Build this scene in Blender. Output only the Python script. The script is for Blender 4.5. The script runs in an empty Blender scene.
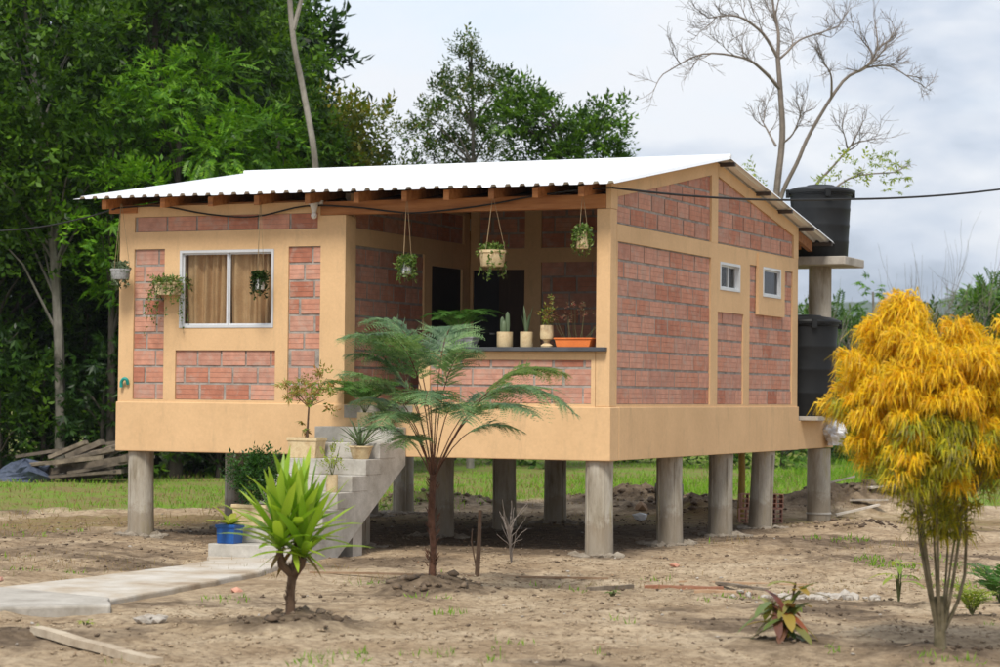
import bpy, math, random
import numpy as np
from mathutils import Matrix, Vector

# ------------------------------------------------------------------ camera, sky, sun, exposure
sc = bpy.context.scene
col = sc.collection
YAW, PITCH, ROLL = -0.4156, 0.0261, 0.0097
CAM = Vector((10.271, -26.555, 1.933))
fw = Vector((math.sin(YAW) * math.cos(PITCH), math.cos(YAW) * math.cos(PITCH), math.sin(PITCH)))
r0 = Vector((math.cos(YAW), -math.sin(YAW), 0)); u0 = r0.cross(fw)
r2 = r0 * math.cos(ROLL) + u0 * math.sin(ROLL); u2 = -r0 * math.sin(ROLL) + u0 * math.cos(ROLL)
cd = bpy.data.cameras.new('camera'); cam = bpy.data.objects.new('camera', cd); col.objects.link(cam)
cam.matrix_world = Matrix(((r2.x, u2.x, -fw.x, CAM.x), (r2.y, u2.y, -fw.y, CAM.y), (r2.z, u2.z, -fw.z, CAM.z), (0, 0, 0, 1)))
cd.sensor_width = 36; cd.lens = 85.0; cd.clip_start = 0.1; cd.clip_end = 6000
cd.dof.use_dof = True; cd.dof.focus_distance = 30.0; cd.dof.aperture_fstop = 2.8
sc.camera = cam
SUN_EL, SUN_AZ = math.radians(54), math.radians(168)          # azimuth clockwise from +Y: the sun stands in front of the house
w = bpy.data.worlds.new('World'); sc.world = w; w.use_nodes = True
nt = w.node_tree; nt.nodes.clear()
def wn(t, **k):
    n = nt.nodes.new(t)
    for a, b in k.items(): setattr(n, a, b)
    return n
wo = wn('ShaderNodeOutputWorld'); bg = wn('ShaderNodeBackground'); nt.links.new(bg.outputs[0], wo.inputs[0])
sky = wn('ShaderNodeTexSky', sky_type='NISHITA', sun_disc=False); sky.sun_elevation = SUN_EL; sky.sun_rotation = SUN_AZ
bg.inputs[1].default_value = 0.1
tc = wn('ShaderNodeTexCoord'); mp = wn('ShaderNodeMapping'); mp.inputs['Scale'].default_value = (1, 1, 2.6)
mp.inputs['Location'].default_value = (3.1, 1.35, 0.4)
nt.links.new(tc.outputs['Generated'], mp.inputs[0])
def wnoise(scale, detail, rough):
    n = wn('ShaderNodeTexNoise'); n.inputs['Scale'].default_value = scale; n.inputs['Detail'].default_value = detail
    n.inputs['Roughness'].default_value = rough; nt.links.new(mp.outputs[0], n.inputs['Vector']); return n
def wramp(src, pts):
    n = wn('ShaderNodeValToRGB'); e = n.color_ramp.elements
    while len(e) < len(pts): e.new(0.5)
    for q, (p, c) in zip(e, pts): q.position = p; q.color = (*c, 1)
    nt.links.new(src, n.inputs[0]); return n
n1 = wnoise(5.5, 6, 0.55); n2 = wnoise(3.0, 7, 0.6)
cover = wramp(n2.outputs[0], [(0.30, (0.55,) * 3), (0.52, (0.97,) * 3)])         # how much cloud
tint = wramp(n1.outputs[0], [(0.37, (2.1, 2.5, 3.1)), (0.46, (3.6, 4.0, 4.65)), (0.56, (5.1, 5.25, 5.5))])   # grey-blue bellies to white tops
mx = wn('ShaderNodeMix', data_type='RGBA'); nt.links.new(cover.outputs[0], mx.inputs[0])
nt.links.new(sky.outputs[0], mx.inputs[6]); nt.links.new(tint.outputs[0], mx.inputs[7]); nt.links.new(mx.outputs[2], bg.inputs[0])
sd = bpy.data.lights.new('sun', 'SUN'); sd.energy = 2.0; sd.angle = math.radians(16); sd.color = (1.0, 0.95, 0.86)
so = bpy.data.objects.new('sun', sd); col.objects.link(so); so.location = (-15, -25, 40)
sdir = Vector((math.sin(SUN_AZ) * math.cos(SUN_EL), math.cos(SUN_AZ) * math.cos(SUN_EL), math.sin(SUN_EL)))
so.rotation_euler = sdir.to_track_quat('Z', 'Y').to_euler()
sc.view_settings.view_transform = 'Standard'; sc.view_settings.look = 'None'
sc.view_settings.exposure = 0.90; sc.view_settings.gamma = 1.0; sc.view_settings.use_curve_mapping = False

# ------------------------------------------------------------------ helpers
rng = np.random.default_rng(7); random.seed(7)
RX, RY = math.cos(YAW), -math.sin(YAW); FX, FY = math.sin(YAW), math.cos(YAW)
def plot(e, n):                       # survey frame of the site: e across, n deep, metres from the kerb point
    return (CAM.x + FX * n + RX * e, CAM.y + FY * n + RY * e)

def hash2(ix, iy, s):
    h = np.sin(ix * 127.1 + iy * 311.7 + s * 74.7) * 43758.5453
    return h - np.floor(h)
def vnoise(x, y, s=0):
    ix, iy = np.floor(x), np.floor(y); fx, fy = x - ix, y - iy
    fx = fx * fx * (3 - 2 * fx); fy = fy * fy * (3 - 2 * fy)
    a = hash2(ix, iy, s); b = hash2(ix + 1, iy, s); c = hash2(ix, iy + 1, s); d = hash2(ix + 1, iy + 1, s)
    return (a + (b - a) * fx) * (1 - fy) + (c + (d - c) * fx) * fy
def fbm(x, y, o=4, s=0):
    v = 0; a = 0.5; t = 0
    for i in range(o):
        v = v + a * vnoise(x, y, s + i); t += a; a *= 0.5; x = x * 2.03 + 5.1; y = y * 2.03 + 1.7
    return v / t

def mesh_np(name, V, F):
    V = np.asarray(V, dtype=np.float32).reshape(-1, 3); F = np.asarray(F, dtype=np.int32); k = F.shape[1]
    me = bpy.data.meshes.new(name)
    me.vertices.add(len(V)); me.vertices.foreach_set('co', V.ravel())
    me.loops.add(F.size); me.loops.foreach_set('vertex_index', F.ravel())
    me.polygons.add(len(F)); me.polygons.foreach_set('loop_start', np.arange(len(F), dtype=np.int32) * k)
    try: me.polygons.foreach_set('loop_total', np.full(len(F), k, dtype=np.int32))
    except Exception: pass
    me.update(calc_edges=True); me.validate()
    return me

def rock(r, s, fl=0.7):
    ico = [(0, 0, 1), (0.89, 0, 0.45), (0.28, 0.85, 0.45), (-0.72, 0.53, 0.45), (-0.72, -0.53, 0.45), (0.28, -0.85, 0.45), (0.72, 0.53, -0.45), (-0.28, 0.85, -0.45), (-0.89, 0, -0.45), (-0.28, -0.85, -0.45), (0.72, -0.53, -0.45), (0, 0, -1)]
    Fi = [(0, 1, 2), (0, 2, 3), (0, 3, 4), (0, 4, 5), (0, 5, 1), (1, 6, 2), (2, 7, 3), (3, 8, 4), (4, 9, 5), (5, 10, 1), (6, 7, 2), (7, 8, 3), (8, 9, 4), (9, 10, 5), (10, 6, 1), (11, 7, 6), (11, 8, 7), (11, 9, 8), (11, 10, 9), (11, 6, 10)]
    A = np.array(ico) * (0.65 + 0.6 * r.random((12, 1))) * np.array([1, 0.6 + 0.5 * r.random(), fl]) * s; a = r.random() * 6.28
    A[:, :2] = A[:, :2] @ np.array([[math.cos(a), -math.sin(a)], [math.sin(a), math.cos(a)]]); return A, np.array(Fi)
class MB:
    def __init__(s): s.v = []; s.f = []; s.sm = False
    def add(s, V, F):
        n = len(s.v); s.v += [tuple(float(c) for c in p) for p in V]; s.f += [tuple(int(i) + n for i in f) for f in F]; return s
    def box(s, x0, x1, y0, y1, z0, z1):
        V = [(x, y, z) for z in (z0, z1) for x, y in ((x0, y0), (x1, y0), (x1, y1), (x0, y1))]
        return s.add(V, [(3, 2, 1, 0), (4, 5, 6, 7), (0, 1, 5, 4), (1, 2, 6, 5), (2, 3, 7, 6), (3, 0, 4, 7)])
    def prism(s, poly, mapf, d0, d1):     # poly in 2D, mapf(u, v, d) -> xyz
        n = len(poly); V = [mapf(u, v, d0) for u, v in poly] + [mapf(u, v, d1) for u, v in poly]
        F = [tuple(range(n))[::-1], tuple(range(n, 2 * n))] + [(i, (i + 1) % n, n + (i + 1) % n, n + i) for i in range(n)]
        return s.add(V, F)
    def bar(s, a, b, w, h):               # a plank between two points
        a, b = Vector(a), Vector(b); t = (b - a).normalized(); up = Vector((0, 0, 1)) if abs(t.z) < 0.95 else Vector((1, 0, 0))
        sd_ = t.cross(up).normalized() * w / 2; uu = sd_.cross(t).normalized() * h / 2
        V = [p + i * sd_ + j * uu for p in (a, b) for i, j in ((-1, -1), (1, -1), (1, 1), (-1, 1))]
        return s.add(V, [(3, 2, 1, 0), (4, 5, 6, 7), (0, 1, 5, 4), (1, 2, 6, 5), (2, 3, 7, 6), (3, 0, 4, 7)])
    def tube(s, pts, rad, n=7, cap=True):
        pts = [Vector(p) for p in pts]; m = len(pts); rad = rad if hasattr(rad, '__len__') else [rad] * m
        V = []; ref = Vector((0.31, 0.87, 0.11)).normalized(); u = None
        for i, p in enumerate(pts):
            t = (pts[min(i + 1, m - 1)] - pts[max(i - 1, 0)]).normalized()
            u = (ref - t * ref.dot(t)) if u is None else (u - t * u.dot(t))
            if u.length < 1e-4: u = t.orthogonal()
            u.normalize(); v = t.cross(u)
            for k in range(n):
                a = 2 * math.pi * k / n; V.append(p + (u * math.cos(a) + v * math.sin(a)) * rad[i])
        F = [(i * n + k, i * n + (k + 1) % n, (i + 1) * n + (k + 1) % n, (i + 1) * n + k) for i in range(m - 1) for k in range(n)]
        if cap: F += [tuple(range(n))[::-1], tuple(range((m - 1) * n, m * n))]
        s.sm = True
        return s.add(V, F)
    def lathe(s, prof, n=24, c=(0, 0, 0), wob=0.0):
        m = len(prof); V = []
        for r, z in prof:
            for k in range(n):
                a = 2 * math.pi * k / n; rr = r * (1 + wob * math.sin(3 * a + z * 5) + wob * 0.6 * math.sin(7 * a + 1.3))
                V.append((c[0] + rr * math.cos(a), c[1] + rr * math.sin(a), c[2] + z))
        F = [(i * n + k, i * n + (k + 1) % n, (i + 1) * n + (k + 1) % n, (i + 1) * n + k) for i in range(m - 1) for k in range(n)]
        F += [tuple(range(n))[::-1], tuple(range((m - 1) * n, m * n))]
        s.sm = True
        return s.add(V, F)
    def mesh(s, name):
        me = bpy.data.meshes.new(name); me.from_pydata(s.v, [], s.f); me.update()
        if s.sm:
            me.polygons.foreach_set('use_smooth', [True] * len(me.polygons))
            try: me.set_sharp_from_angle(angle=math.radians(38))
            except Exception: pass
        return me
    def build(s, name, m, parent=None, loc=None, bevel=0):
        return obj(name, s.mesh(name), m, parent, loc, bevel=bevel)

def obj(name, me, m, parent=None, loc=None, rot=None, bevel=0):
    if m is not None and not me.materials: me.materials.append(m)
    o = bpy.data.objects.new(name, me); col.objects.link(o)
    if parent: o.parent = parent
    if loc is not None: o.location = loc
    if rot is not None: o.rotation_euler = rot
    if bevel:
        b = o.modifiers.new('bevel', 'BEVEL'); b.width = bevel; b.segments = 2; b.limit_method = 'ANGLE'; b.angle_limit = math.radians(40)
    return o
def tag(o, label, cat, group=None):
    o['label'] = label; o['category'] = cat
    if group: o['group'] = group
    return o
def thing(name, label, cat, loc=(0, 0, 0), group=None, rz=0):
    o = bpy.data.objects.new(name, None); col.objects.link(o); o.location = loc; o.rotation_euler = (0, 0, rz); o.empty_display_size = 0.2
    return tag(o, label, cat, group)
def kind(o, k): o['kind'] = k; return o

# ------------------------------------------------------------------ materials
def material(name):
    m = bpy.data.materials.new(name); m.use_nodes = True; t = m.node_tree; p = t.nodes['Principled BSDF']
    def N(ty, **k):
        n = t.nodes.new(ty)
        for a, b in k.items(): setattr(n, a, b)
        return n
    return m, t, p, N, t.links.new
def ramp(N, L, src, pts):
    n = N('ShaderNodeValToRGB'); e = n.color_ramp.elements
    while len(e) < len(pts): e.new(0.5)
    for q, (p, c) in zip(e, pts): q.position = p; q.color = (*c[:3], 1) if hasattr(c, '__len__') else (c, c, c, 1)
    L(src, n.inputs[0]); return n.outputs[0]
def noise(N, L, vec, scale, detail=5, rough=0.55, dist=0.0):
    n = N('ShaderNodeTexNoise'); n.inputs['Scale'].default_value = scale; n.inputs['Detail'].default_value = detail
    n.inputs['Roughness'].default_value = rough; n.inputs['Distortion'].default_value = dist
    if vec is not None: L(vec, n.inputs['Vector'])
    return n.outputs[0]
def mixc(N, L, f, a, b, mode='MIX'):
    n = N('ShaderNodeMix', data_type='RGBA', blend_type=mode)
    for s_, v in ((0, f), (6, a), (7, b)):
        if hasattr(v, 'is_output'): L(v, n.inputs[s_])
        else: n.inputs[s_].default_value = (*v, 1) if hasattr(v, '__len__') else v
    return n.outputs[2]
def bump(N, L, p, h, s, d=0.02):
    b = N('ShaderNodeBump'); b.inputs['Strength'].default_value = s; b.inputs['Distance'].default_value = d
    L(h, b.inputs['Height']); L(b.outputs[0], p.inputs['Normal'])
def pos(N, L, scale=(1, 1, 1)):
    g = N('ShaderNodeNewGeometry'); mpn = N('ShaderNodeMapping'); mpn.inputs['Scale'].default_value = scale
    L(g.outputs['Position'], mpn.inputs[0]); return mpn.outputs[0]
def solid(name, cols, scale=4.0, rough=0.7, bs=0.15, bscale=30, bd=0.01, stretch=(1, 1, 1), metal=0.0, rnd=False, spec=0.4, fine=0.25):
    m, t, p, N, L = material(name); v = pos(N, L, stretch)
    n = noise(N, L, v, scale, 6, 0.6)
    c = ramp(N, L, n, [(0.32 + 0.36 * i / max(1, len(cols) - 1), cc) for i, cc in enumerate(cols)])
    f = noise(N, L, v, scale * 9, 4, 0.65)
    c = mixc(N, L, fine, c, ramp(N, L, f, [(0.3, (0.35,) * 3), (0.7, (1.0,) * 3)]), 'MULTIPLY')
    if rnd:
        oi = N('ShaderNodeObjectInfo'); c = mixc(N, L, 1.0, c, ramp(N, L, oi.outputs['Random'], [(0, (0.72,) * 3), (1, (1.1, 1.08, 1.05))]), 'MULTIPLY')
    L(c, p.inputs['Base Color']); p.inputs['Roughness'].default_value = rough; p.inputs['Metallic'].default_value = metal
    p.inputs['Specular IOR Level'].default_value = spec
    if bs: bump(N, L, p, noise(N, L, v, bscale, 5, 0.6), bs, bd)
    return m
def leafmat(name, cols, trans=0.35, rough=0.45, spec=0.35, patch=0.0):
    m, t, p, N, L = material(name); g = N('ShaderNodeNewGeometry')
    k = len(cols); oi = N('ShaderNodeObjectInfo'); fr_ = N('ShaderNodeMath', operation='ADD'); L(g.outputs['Random Per Island'], fr_.inputs[0]); L(oi.outputs['Random'], fr_.inputs[1]); fc = N('ShaderNodeMath', operation='FRACT'); L(fr_.outputs[0], fc.inputs[0])
    c = ramp(N, L, fc.outputs[0], [(i / max(1, k - 1), cc) for i, cc in enumerate(cols)])
    if patch:
        c = mixc(N, L, 1.0, c, ramp(N, L, noise(N, L, pos(N, L), patch, 3, 0.5), [(0.35, (0.55, 0.6, 0.6)), (0.65, (1.35, 1.3, 1.0))]), 'MULTIPLY')
    L(c, p.inputs['Base Color']); p.inputs['Roughness'].default_value = rough; p.inputs['Specular IOR Level'].default_value = spec
    tr = N('ShaderNodeBsdfTranslucent'); L(mixc(N, L, 1.0, c, (1.25, 1.3, 0.7), 'MULTIPLY'), tr.inputs[0])
    ms = N('ShaderNodeMixShader'); ms.inputs[0].default_value = trans
    L(p.outputs[0], ms.inputs[1]); L(tr.outputs[0], ms.inputs[2]); L(ms.outputs[0], t.nodes['Material Output'].inputs[0])
    return m
def glassmat(name, tint, refl=0.12, ior=1.45):
    m, t, p, N, L = material(name)
    tr = N('ShaderNodeBsdfTransparent'); tr.inputs[0].default_value = (*tint, 1)
    gl = N('ShaderNodeBsdfGlossy'); gl.inputs['Roughness'].default_value = 0.04
    fr = N('ShaderNodeFresnel'); fr.inputs[0].default_value = ior
    ma = N('ShaderNodeMath', operation='ADD'); L(fr.outputs[0], ma.inputs[0]); ma.inputs[1].default_value = refl
    ms = N('ShaderNodeMixShader'); L(ma.outputs[0], ms.inputs[0]); L(tr.outputs[0], ms.inputs[1]); L(gl.outputs[0], ms.inputs[2])
    L(ms.outputs[0], t.nodes['Material Output'].inputs[0]); return m
def brickmat():
    m, t, p, N, L = material('clay_block'); oi = N('ShaderNodeObjectInfo'); v = pos(N, L)
    c = ramp(N, L, oi.outputs['Random'], [(0, (0.42, 0.165, 0.105)), (0.25, (0.54, 0.25, 0.165)), (0.6, (0.60, 0.315, 0.225)), (0.85, (0.50, 0.27, 0.20)), (1, (0.50, 0.25, 0.18))])
    c = mixc(N, L, 0.55, c, ramp(N, L, noise(N, L, v, 9, 6, 0.65), [(0.3, (0.6, 0.55, 0.55)), (0.7, (1.2, 1.2, 1.2))]), 'MULTIPLY')
    smear = ramp(N, L, noise(N, L, v, 5.5, 8, 0.72, 0.6), [(0.50, 0.0), (0.70, 0.75)])
    c = mixc(N, L, smear, c, (0.43, 0.34, 0.28))
    L(c, p.inputs['Base Color']); p.inputs['Roughness'].default_value = 0.85; p.inputs['Specular IOR Level'].default_value = 0.2
    bump(N, L, p, noise(N, L, v, 60, 4, 0.6), 0.4, 0.006); return m
def plastermat(name, a, b, stain):
    m, t, p, N, L = material(name); v = pos(N, L)
    c = ramp(N, L, noise(N, L, v, 1.3, 5, 0.6), [(0.35, a), (0.65, b)])
    st = ramp(N, L, noise(N, L, pos(N, L, (1.5, 1.5, 0.3)), 3.2, 8, 0.75), [(0.53, 0.0), (0.75, 0.6)])
    c = mixc(N, L, st, c, stain)
    c = mixc(N, L, 0.18, c, ramp(N, L, noise(N, L, v, 26, 4, 0.6), [(0.3, (0.6,) * 3), (0.7, (1.05,) * 3)]), 'MULTIPLY')
    L(c, p.inputs['Base Color']); p.inputs['Roughness'].default_value = 0.8; p.inputs['Specular IOR Level'].default_value = 0.25
    bump(N, L, p, noise(N, L, v, 7, 6, 0.65), 0.22, 0.02); return m

BRICK = brickmat()
BRICKDUST = solid('dusty_groove', [(0.42, 0.21, 0.15), (0.54, 0.32, 0.245)], 8, 0.95, 0.3, 40, rnd=True)
CREAM = plastermat('cream_plaster', (0.72, 0.475, 0.255), (0.65, 0.425, 0.225), (0.47, 0.32, 0.18))
MORTAR = solid('mortar', [(0.24, 0.21, 0.185), (0.36, 0.32, 0.28), (0.46, 0.41, 0.36)], 7, 0.95, 0.6, 40)
CONC = solid('concrete', [(0.30, 0.27, 0.225), (0.42, 0.385, 0.335), (0.50, 0.465, 0.41)], 2.6, 0.9, 0.35, 35)
PILLAR = solid('stained_pillar_concrete', [(0.24, 0.20, 0.14), (0.38, 0.335, 0.265), (0.47, 0.43, 0.36), (0.40, 0.35, 0.22)], 3.2, 0.92, 0.4, 30, 0.015, (1.6, 1.6, 0.35))
def splash(m_):
    t = m_.node_tree; p = t.nodes['Principled BSDF']; src = p.inputs['Base Color'].links[0].from_socket
    N = lambda ty, **k: (lambda n: ([setattr(n, a_, b_) for a_, b_ in k.items()], n)[1])(t.nodes.new(ty)); L = t.links.new
    g = N('ShaderNodeNewGeometry'); sp_ = N('ShaderNodeSeparateXYZ'); L(g.outputs['Position'], sp_.inputs[0])
    ma = N('ShaderNodeMath', operation='MULTIPLY_ADD'); L(noise(N, L, g.outputs['Position'], 7, 6, 0.7), ma.inputs[0]); ma.inputs[1].default_value = -0.7; L(sp_.outputs[2], ma.inputs[2])
    f = ramp(N, L, ma.outputs[0], [(0.0, 0.5), (0.12, 0.0)]); L(mixc(N, L, f, src, (0.20, 0.145, 0.09)), p.inputs['Base Color'])
splash(PILLAR)
STAIR = solid('stair_concrete', [(0.34, 0.31, 0.26), (0.48, 0.45, 0.40), (0.58, 0.55, 0.50)], 2.2, 0.9, 0.4, 30)
FOOT = solid('spilled_cement', [(0.20, 0.16, 0.115), (0.31, 0.26, 0.20), (0.38, 0.33, 0.265)], 6, 0.95, 0.8, 30, 0.04)
CONCPATH = solid('path_concrete', [(0.34, 0.26, 0.18), (0.46, 0.385, 0.295), (0.54, 0.49, 0.42), (0.60, 0.56, 0.50)], 1.3, 0.9, 0.35, 35)
TIMBER = solid('orange_timber', [(0.28, 0.10, 0.028), (0.44, 0.175, 0.052), (0.52, 0.23, 0.08)], 2.5, 0.65, 0.3, 30, 0.006, (0.5, 6, 6), rnd=True)
PURLIN = solid('dark_purlin', [(0.05, 0.04, 0.035), (0.08, 0.06, 0.05)], 6, 0.6)
SHEET = solid('zinc_sheet', [(0.80, 0.82, 0.84), (0.86, 0.87, 0.88)], 1.5, 0.38, 0.05, 20, 0.004, metal=0.15, fine=0.08)
ALU = solid('aluminium', [(0.62, 0.63, 0.64), (0.7, 0.71, 0.72)], 5, 0.4, 0, metal=0.3, fine=0.05)
CURTAIN = solid('brown_curtain', [(0.62, 0.40, 0.22), (0.72, 0.49, 0.28)], 5, 0.9, 0.2, 80)
GLASS = glassmat('window_glass', (0.95, 0.95, 0.93), -0.005, 1.22)
GLASSB = glassmat('blue_window_glass', (0.30, 0.38, 0.48), -0.03)
DOOR_AND_DARK = solid('navy_door_and_room_dark', [(0.010, 0.012, 0.018), (0.018, 0.02, 0.028)], 3, 0.5, 0.1)  # navy doors, also the dark sheets standing for unlit rooms
BROWNDOOR = solid('brown_door', [(0.035, 0.018, 0.012), (0.055, 0.03, 0.02)], 3, 0.55, 0.1, stretch=(5, 5, 0.6))
CEIL = solid('added_dark_ceiling', [(0.05, 0.022, 0.012), (0.085, 0.04, 0.022)], 4, 0.7, 0.2, 20, stretch=(6, 0.5, 1))  # dark tone chosen to cut the bounce inside the porch
SLAB = solid('slate_slab', [(0.055, 0.06, 0.068), (0.09, 0.095, 0.105)], 5, 0.55, 0.15)
TANK = solid('black_polyethylene', [(0.010, 0.011, 0.012), (0.016, 0.017, 0.018)], 3, 0.5, 0.08, 15, fine=0.15, spec=0.22)
CABLE = solid('black_cable', [(0.012, 0.012, 0.012), (0.02, 0.02, 0.02)], 5, 0.6, 0)
POTC = solid('cream_pot', [(0.62, 0.46, 0.25), (0.72, 0.57, 0.34), (0.55, 0.38, 0.20)], 9, 0.6, 0.15, 25)
POTG = solid('grey_stone_pot', [(0.26, 0.27, 0.27), (0.42, 0.43, 0.43), (0.2, 0.2, 0.2)], 22, 0.85, 0.5, 30)
POTO = solid('orange_plastic', [(0.72, 0.17, 0.035), (0.80, 0.22, 0.05)], 6, 0.45, 0.05)
POTB = solid('blue_plastic', [(0.012, 0.08, 0.30), (0.02, 0.11, 0.38)], 6, 0.4, 0.05)
POTW = solid('white_pot', [(0.66, 0.66, 0.64), (0.78, 0.78, 0.76), (0.12, 0.14, 0.2)], 14, 0.5, 0.05)
SOIL = solid('potting_soil', [(0.03, 0.02, 0.014), (0.07, 0.048, 0.032)], 14, 0.95, 0.6, 40)
CORD = solid('jute_cord', [(0.22, 0.15, 0.08), (0.30, 0.22, 0.12)], 20, 0.9, 0)
STEMB = solid('brown_stem', [(0.09, 0.05, 0.03), (0.16, 0.10, 0.06)], 12, 0.85, 0.4, 50)
STEMG = solid('green_stem', [(0.08, 0.09, 0.03), (0.13, 0.13, 0.05)], 12, 0.7, 0.2, 50)
BARK = solid('pale_bark', [(0.09, 0.08, 0.065), (0.20, 0.18, 0.15), (0.34, 0.31, 0.27)], 2.2, 0.9, 0.5, 25, 0.03, (1, 1, 0.5))
BARKD = solid('dark_bark', [(0.035, 0.03, 0.022), (0.075, 0.06, 0.045)], 3, 0.9, 0.5, 25, 0.03)
BARKR = solid('bare_bark', [(0.15, 0.125, 0.105), (0.27, 0.225, 0.19)], 3, 0.9, 0.3, 25, 0.03)
FERNTRUNK = solid('fibrous_trunk', [(0.07, 0.03, 0.017), (0.16, 0.075, 0.045)], 14, 0.95, 0.9, 45, 0.02)
WOODP = solid('grey_old_plank', [(0.10, 0.08, 0.06), (0.20, 0.16, 0.12), (0.29, 0.24, 0.18)], 4, 0.9, 0.5, 30, 0.01, rnd=True)
WOODL = solid('fresh_plank', [(0.34, 0.21, 0.12), (0.48, 0.33, 0.21)], 5, 0.85, 0.3, 30, rnd=True)
WOODT = solid('muddy_timber', [(0.34, 0.26, 0.18), (0.50, 0.41, 0.30), (0.58, 0.50, 0.38)], 4, 0.95, 0.5, 25)
WHITEP = solid('white_plastic', [(0.72, 0.73, 0.75), (0.82, 0.82, 0.83)], 8, 0.5, 0.1, fine=0.1)
RUBW = solid('white_rubble', [(0.40, 0.34, 0.28), (0.58, 0.52, 0.45), (0.66, 0.61, 0.54)], 8, 0.95, 0.5, 30, rnd=True)
TARP = solid('blue_grey_tarp', [(0.03, 0.04, 0.07), (0.09, 0.11, 0.16)], 5, 0.6, 0.5, 12, 0.05)
YPOLE = solid('yellow_bamboo', [(0.28, 0.19, 0.03), (0.42, 0.29, 0.05)], 6, 0.6, 0.2)
TEAL = solid('teal_hose', [(0.02, 0.30, 0.26), (0.03, 0.36, 0.31)], 6, 0.4, 0)
CERAM = solid('white_ceramic', [(0.68, 0.66, 0.60), (0.75, 0.73, 0.68)], 6, 0.3, 0)
CRUMB = solid('sandy_crumb', [(0.25, 0.18, 0.115), (0.40, 0.30, 0.195), (0.52, 0.41, 0.28)], 1.4, 0.97, 0.4, 40, fine=0.5)
CLOD = solid('soil_clod', [(0.075, 0.05, 0.032), (0.17, 0.12, 0.08), (0.30, 0.225, 0.155)], 1.1, 0.97, 0.6, 40, fine=0.5)

LF_FOREST = leafmat('forest_leaf', [(0.018, 0.055, 0.005), (0.055, 0.13, 0.010), (0.11, 0.215, 0.016), (0.034, 0.085, 0.008)], 0.35, 0.42, 0.3, 0.5)
LF_BRIGHT = leafmat('bright_forest_leaf', [(0.05, 0.15, 0.010), (0.11, 0.26, 0.014), (0.19, 0.36, 0.025)], 0.35, 0.42, 0.3, 0.6)
LF_OLIVE = leafmat('olive_leaf', [(0.07, 0.12, 0.012), (0.15, 0.19, 0.02), (0.23, 0.19, 0.025)], 0.35, 0.45, 0.3, 0.5)
LF_DARK = leafmat('dark_shrub_leaf', [(0.008, 0.027, 0.005), (0.02, 0.055, 0.008), (0.042, 0.095, 0.013)], 0.28, 0.42, 0.3, 0.5)
LF_DARK2 = leafmat('dark_bush_leaf', [(0.014, 0.05, 0.01), (0.03, 0.09, 0.014), (0.055, 0.14, 0.02)], 0.28, 0.42, 0.3)
LF_SKYL = leafmat('airy_tree_leaf', [(0.03, 0.07, 0.016), (0.055, 0.11, 0.022), (0.085, 0.14, 0.03), (0.13, 0.12, 0.025)], 0.35, 0.45, 0.3, 0.5)
LF_FAR = leafmat('far_scrub_leaf', [(0.04, 0.10, 0.018), (0.08, 0.175, 0.025), (0.12, 0.235, 0.035)], 0.3, 0.5, 0.25, 0.25)
LF_FERN = leafmat('fern_leaf', [(0.09, 0.18, 0.085), (0.15, 0.255, 0.125), (0.23, 0.335, 0.185)], 0.35, 0.5, 0.35, 3)
LF_FERN2 = leafmat('young_fern_leaf', [(0.10, 0.17, 0.025), (0.17, 0.25, 0.04)], 0.4, 0.5)
LF_PORCH = leafmat('porch_fern_leaf', [(0.05, 0.14, 0.025), (0.09, 0.21, 0.04)], 0.35)
LF_DRAC = leafmat('bright_strap_leaf', [(0.19, 0.34, 0.02), (0.29, 0.45, 0.03), (0.40, 0.52, 0.06), (0.14, 0.28, 0.02)], 0.35, 0.35, 0.45)
LF_DEAD = leafmat('withered_leaf', [(0.26, 0.17, 0.07), (0.34, 0.26, 0.08), (0.18, 0.11, 0.05)], 0.15, 0.7, 0.2)
LF_GOLD = leafmat('golden_leaf', [(0.66, 0.33, 0.008), (0.82, 0.50, 0.012), (0.88, 0.61, 0.02), (0.64, 0.47, 0.02), (0.45, 0.27, 0.02)], 0.4, 0.45, 0.3)
LF_GOLDG = leafmat('golden_green_leaf', [(0.24, 0.28, 0.02), (0.42, 0.40, 0.02), (0.60, 0.49, 0.02), (0.15, 0.20, 0.025), (0.26, 0.18, 0.05)], 0.35, 0.45, 0.3)
LF_TRAIL = leafmat('trailing_leaf', [(0.06, 0.13, 0.02), (0.12, 0.20, 0.035), (0.20, 0.25, 0.06)], 0.35)
LF_YELG = leafmat('yellow_green_leaf', [(0.18, 0.27, 0.03), (0.28, 0.36, 0.05), (0.38, 0.40, 0.06)], 0.4)
LF_RED = leafmat('reddish_leaf', [(0.14, 0.23, 0.03), (0.24, 0.29, 0.05), (0.34, 0.16, 0.05), (0.17, 0.26, 0.04)], 0.35)
LF_PINK = leafmat('dusky_flower', [(0.30, 0.07, 0.06), (0.22, 0.12, 0.07), (0.12, 0.14, 0.06)], 0.3)
LF_GREYG = leafmat('grey_green_leaf', [(0.10, 0.15, 0.08), (0.17, 0.22, 0.12)], 0.2)
LF_CROT = leafmat('croton_leaf', [(0.32, 0.09, 0.03), (0.13, 0.05, 0.05), (0.40, 0.27, 0.05), (0.10, 0.17, 0.06), (0.30, 0.30, 0.05), (0.16, 0.06, 0.06)], 0.3, 0.35)
GRASSM = leafmat('grass_blade', [(0.11, 0.24, 0.015), (0.19, 0.36, 0.03), (0.28, 0.44, 0.05)], 0.4, 0.5, 0.2)
DRYM = leafmat('dry_grass_blade', [(0.24, 0.16, 0.075), (0.34, 0.23, 0.11), (0.16, 0.17, 0.04)], 0.3, 0.6, 0.2)

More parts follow.
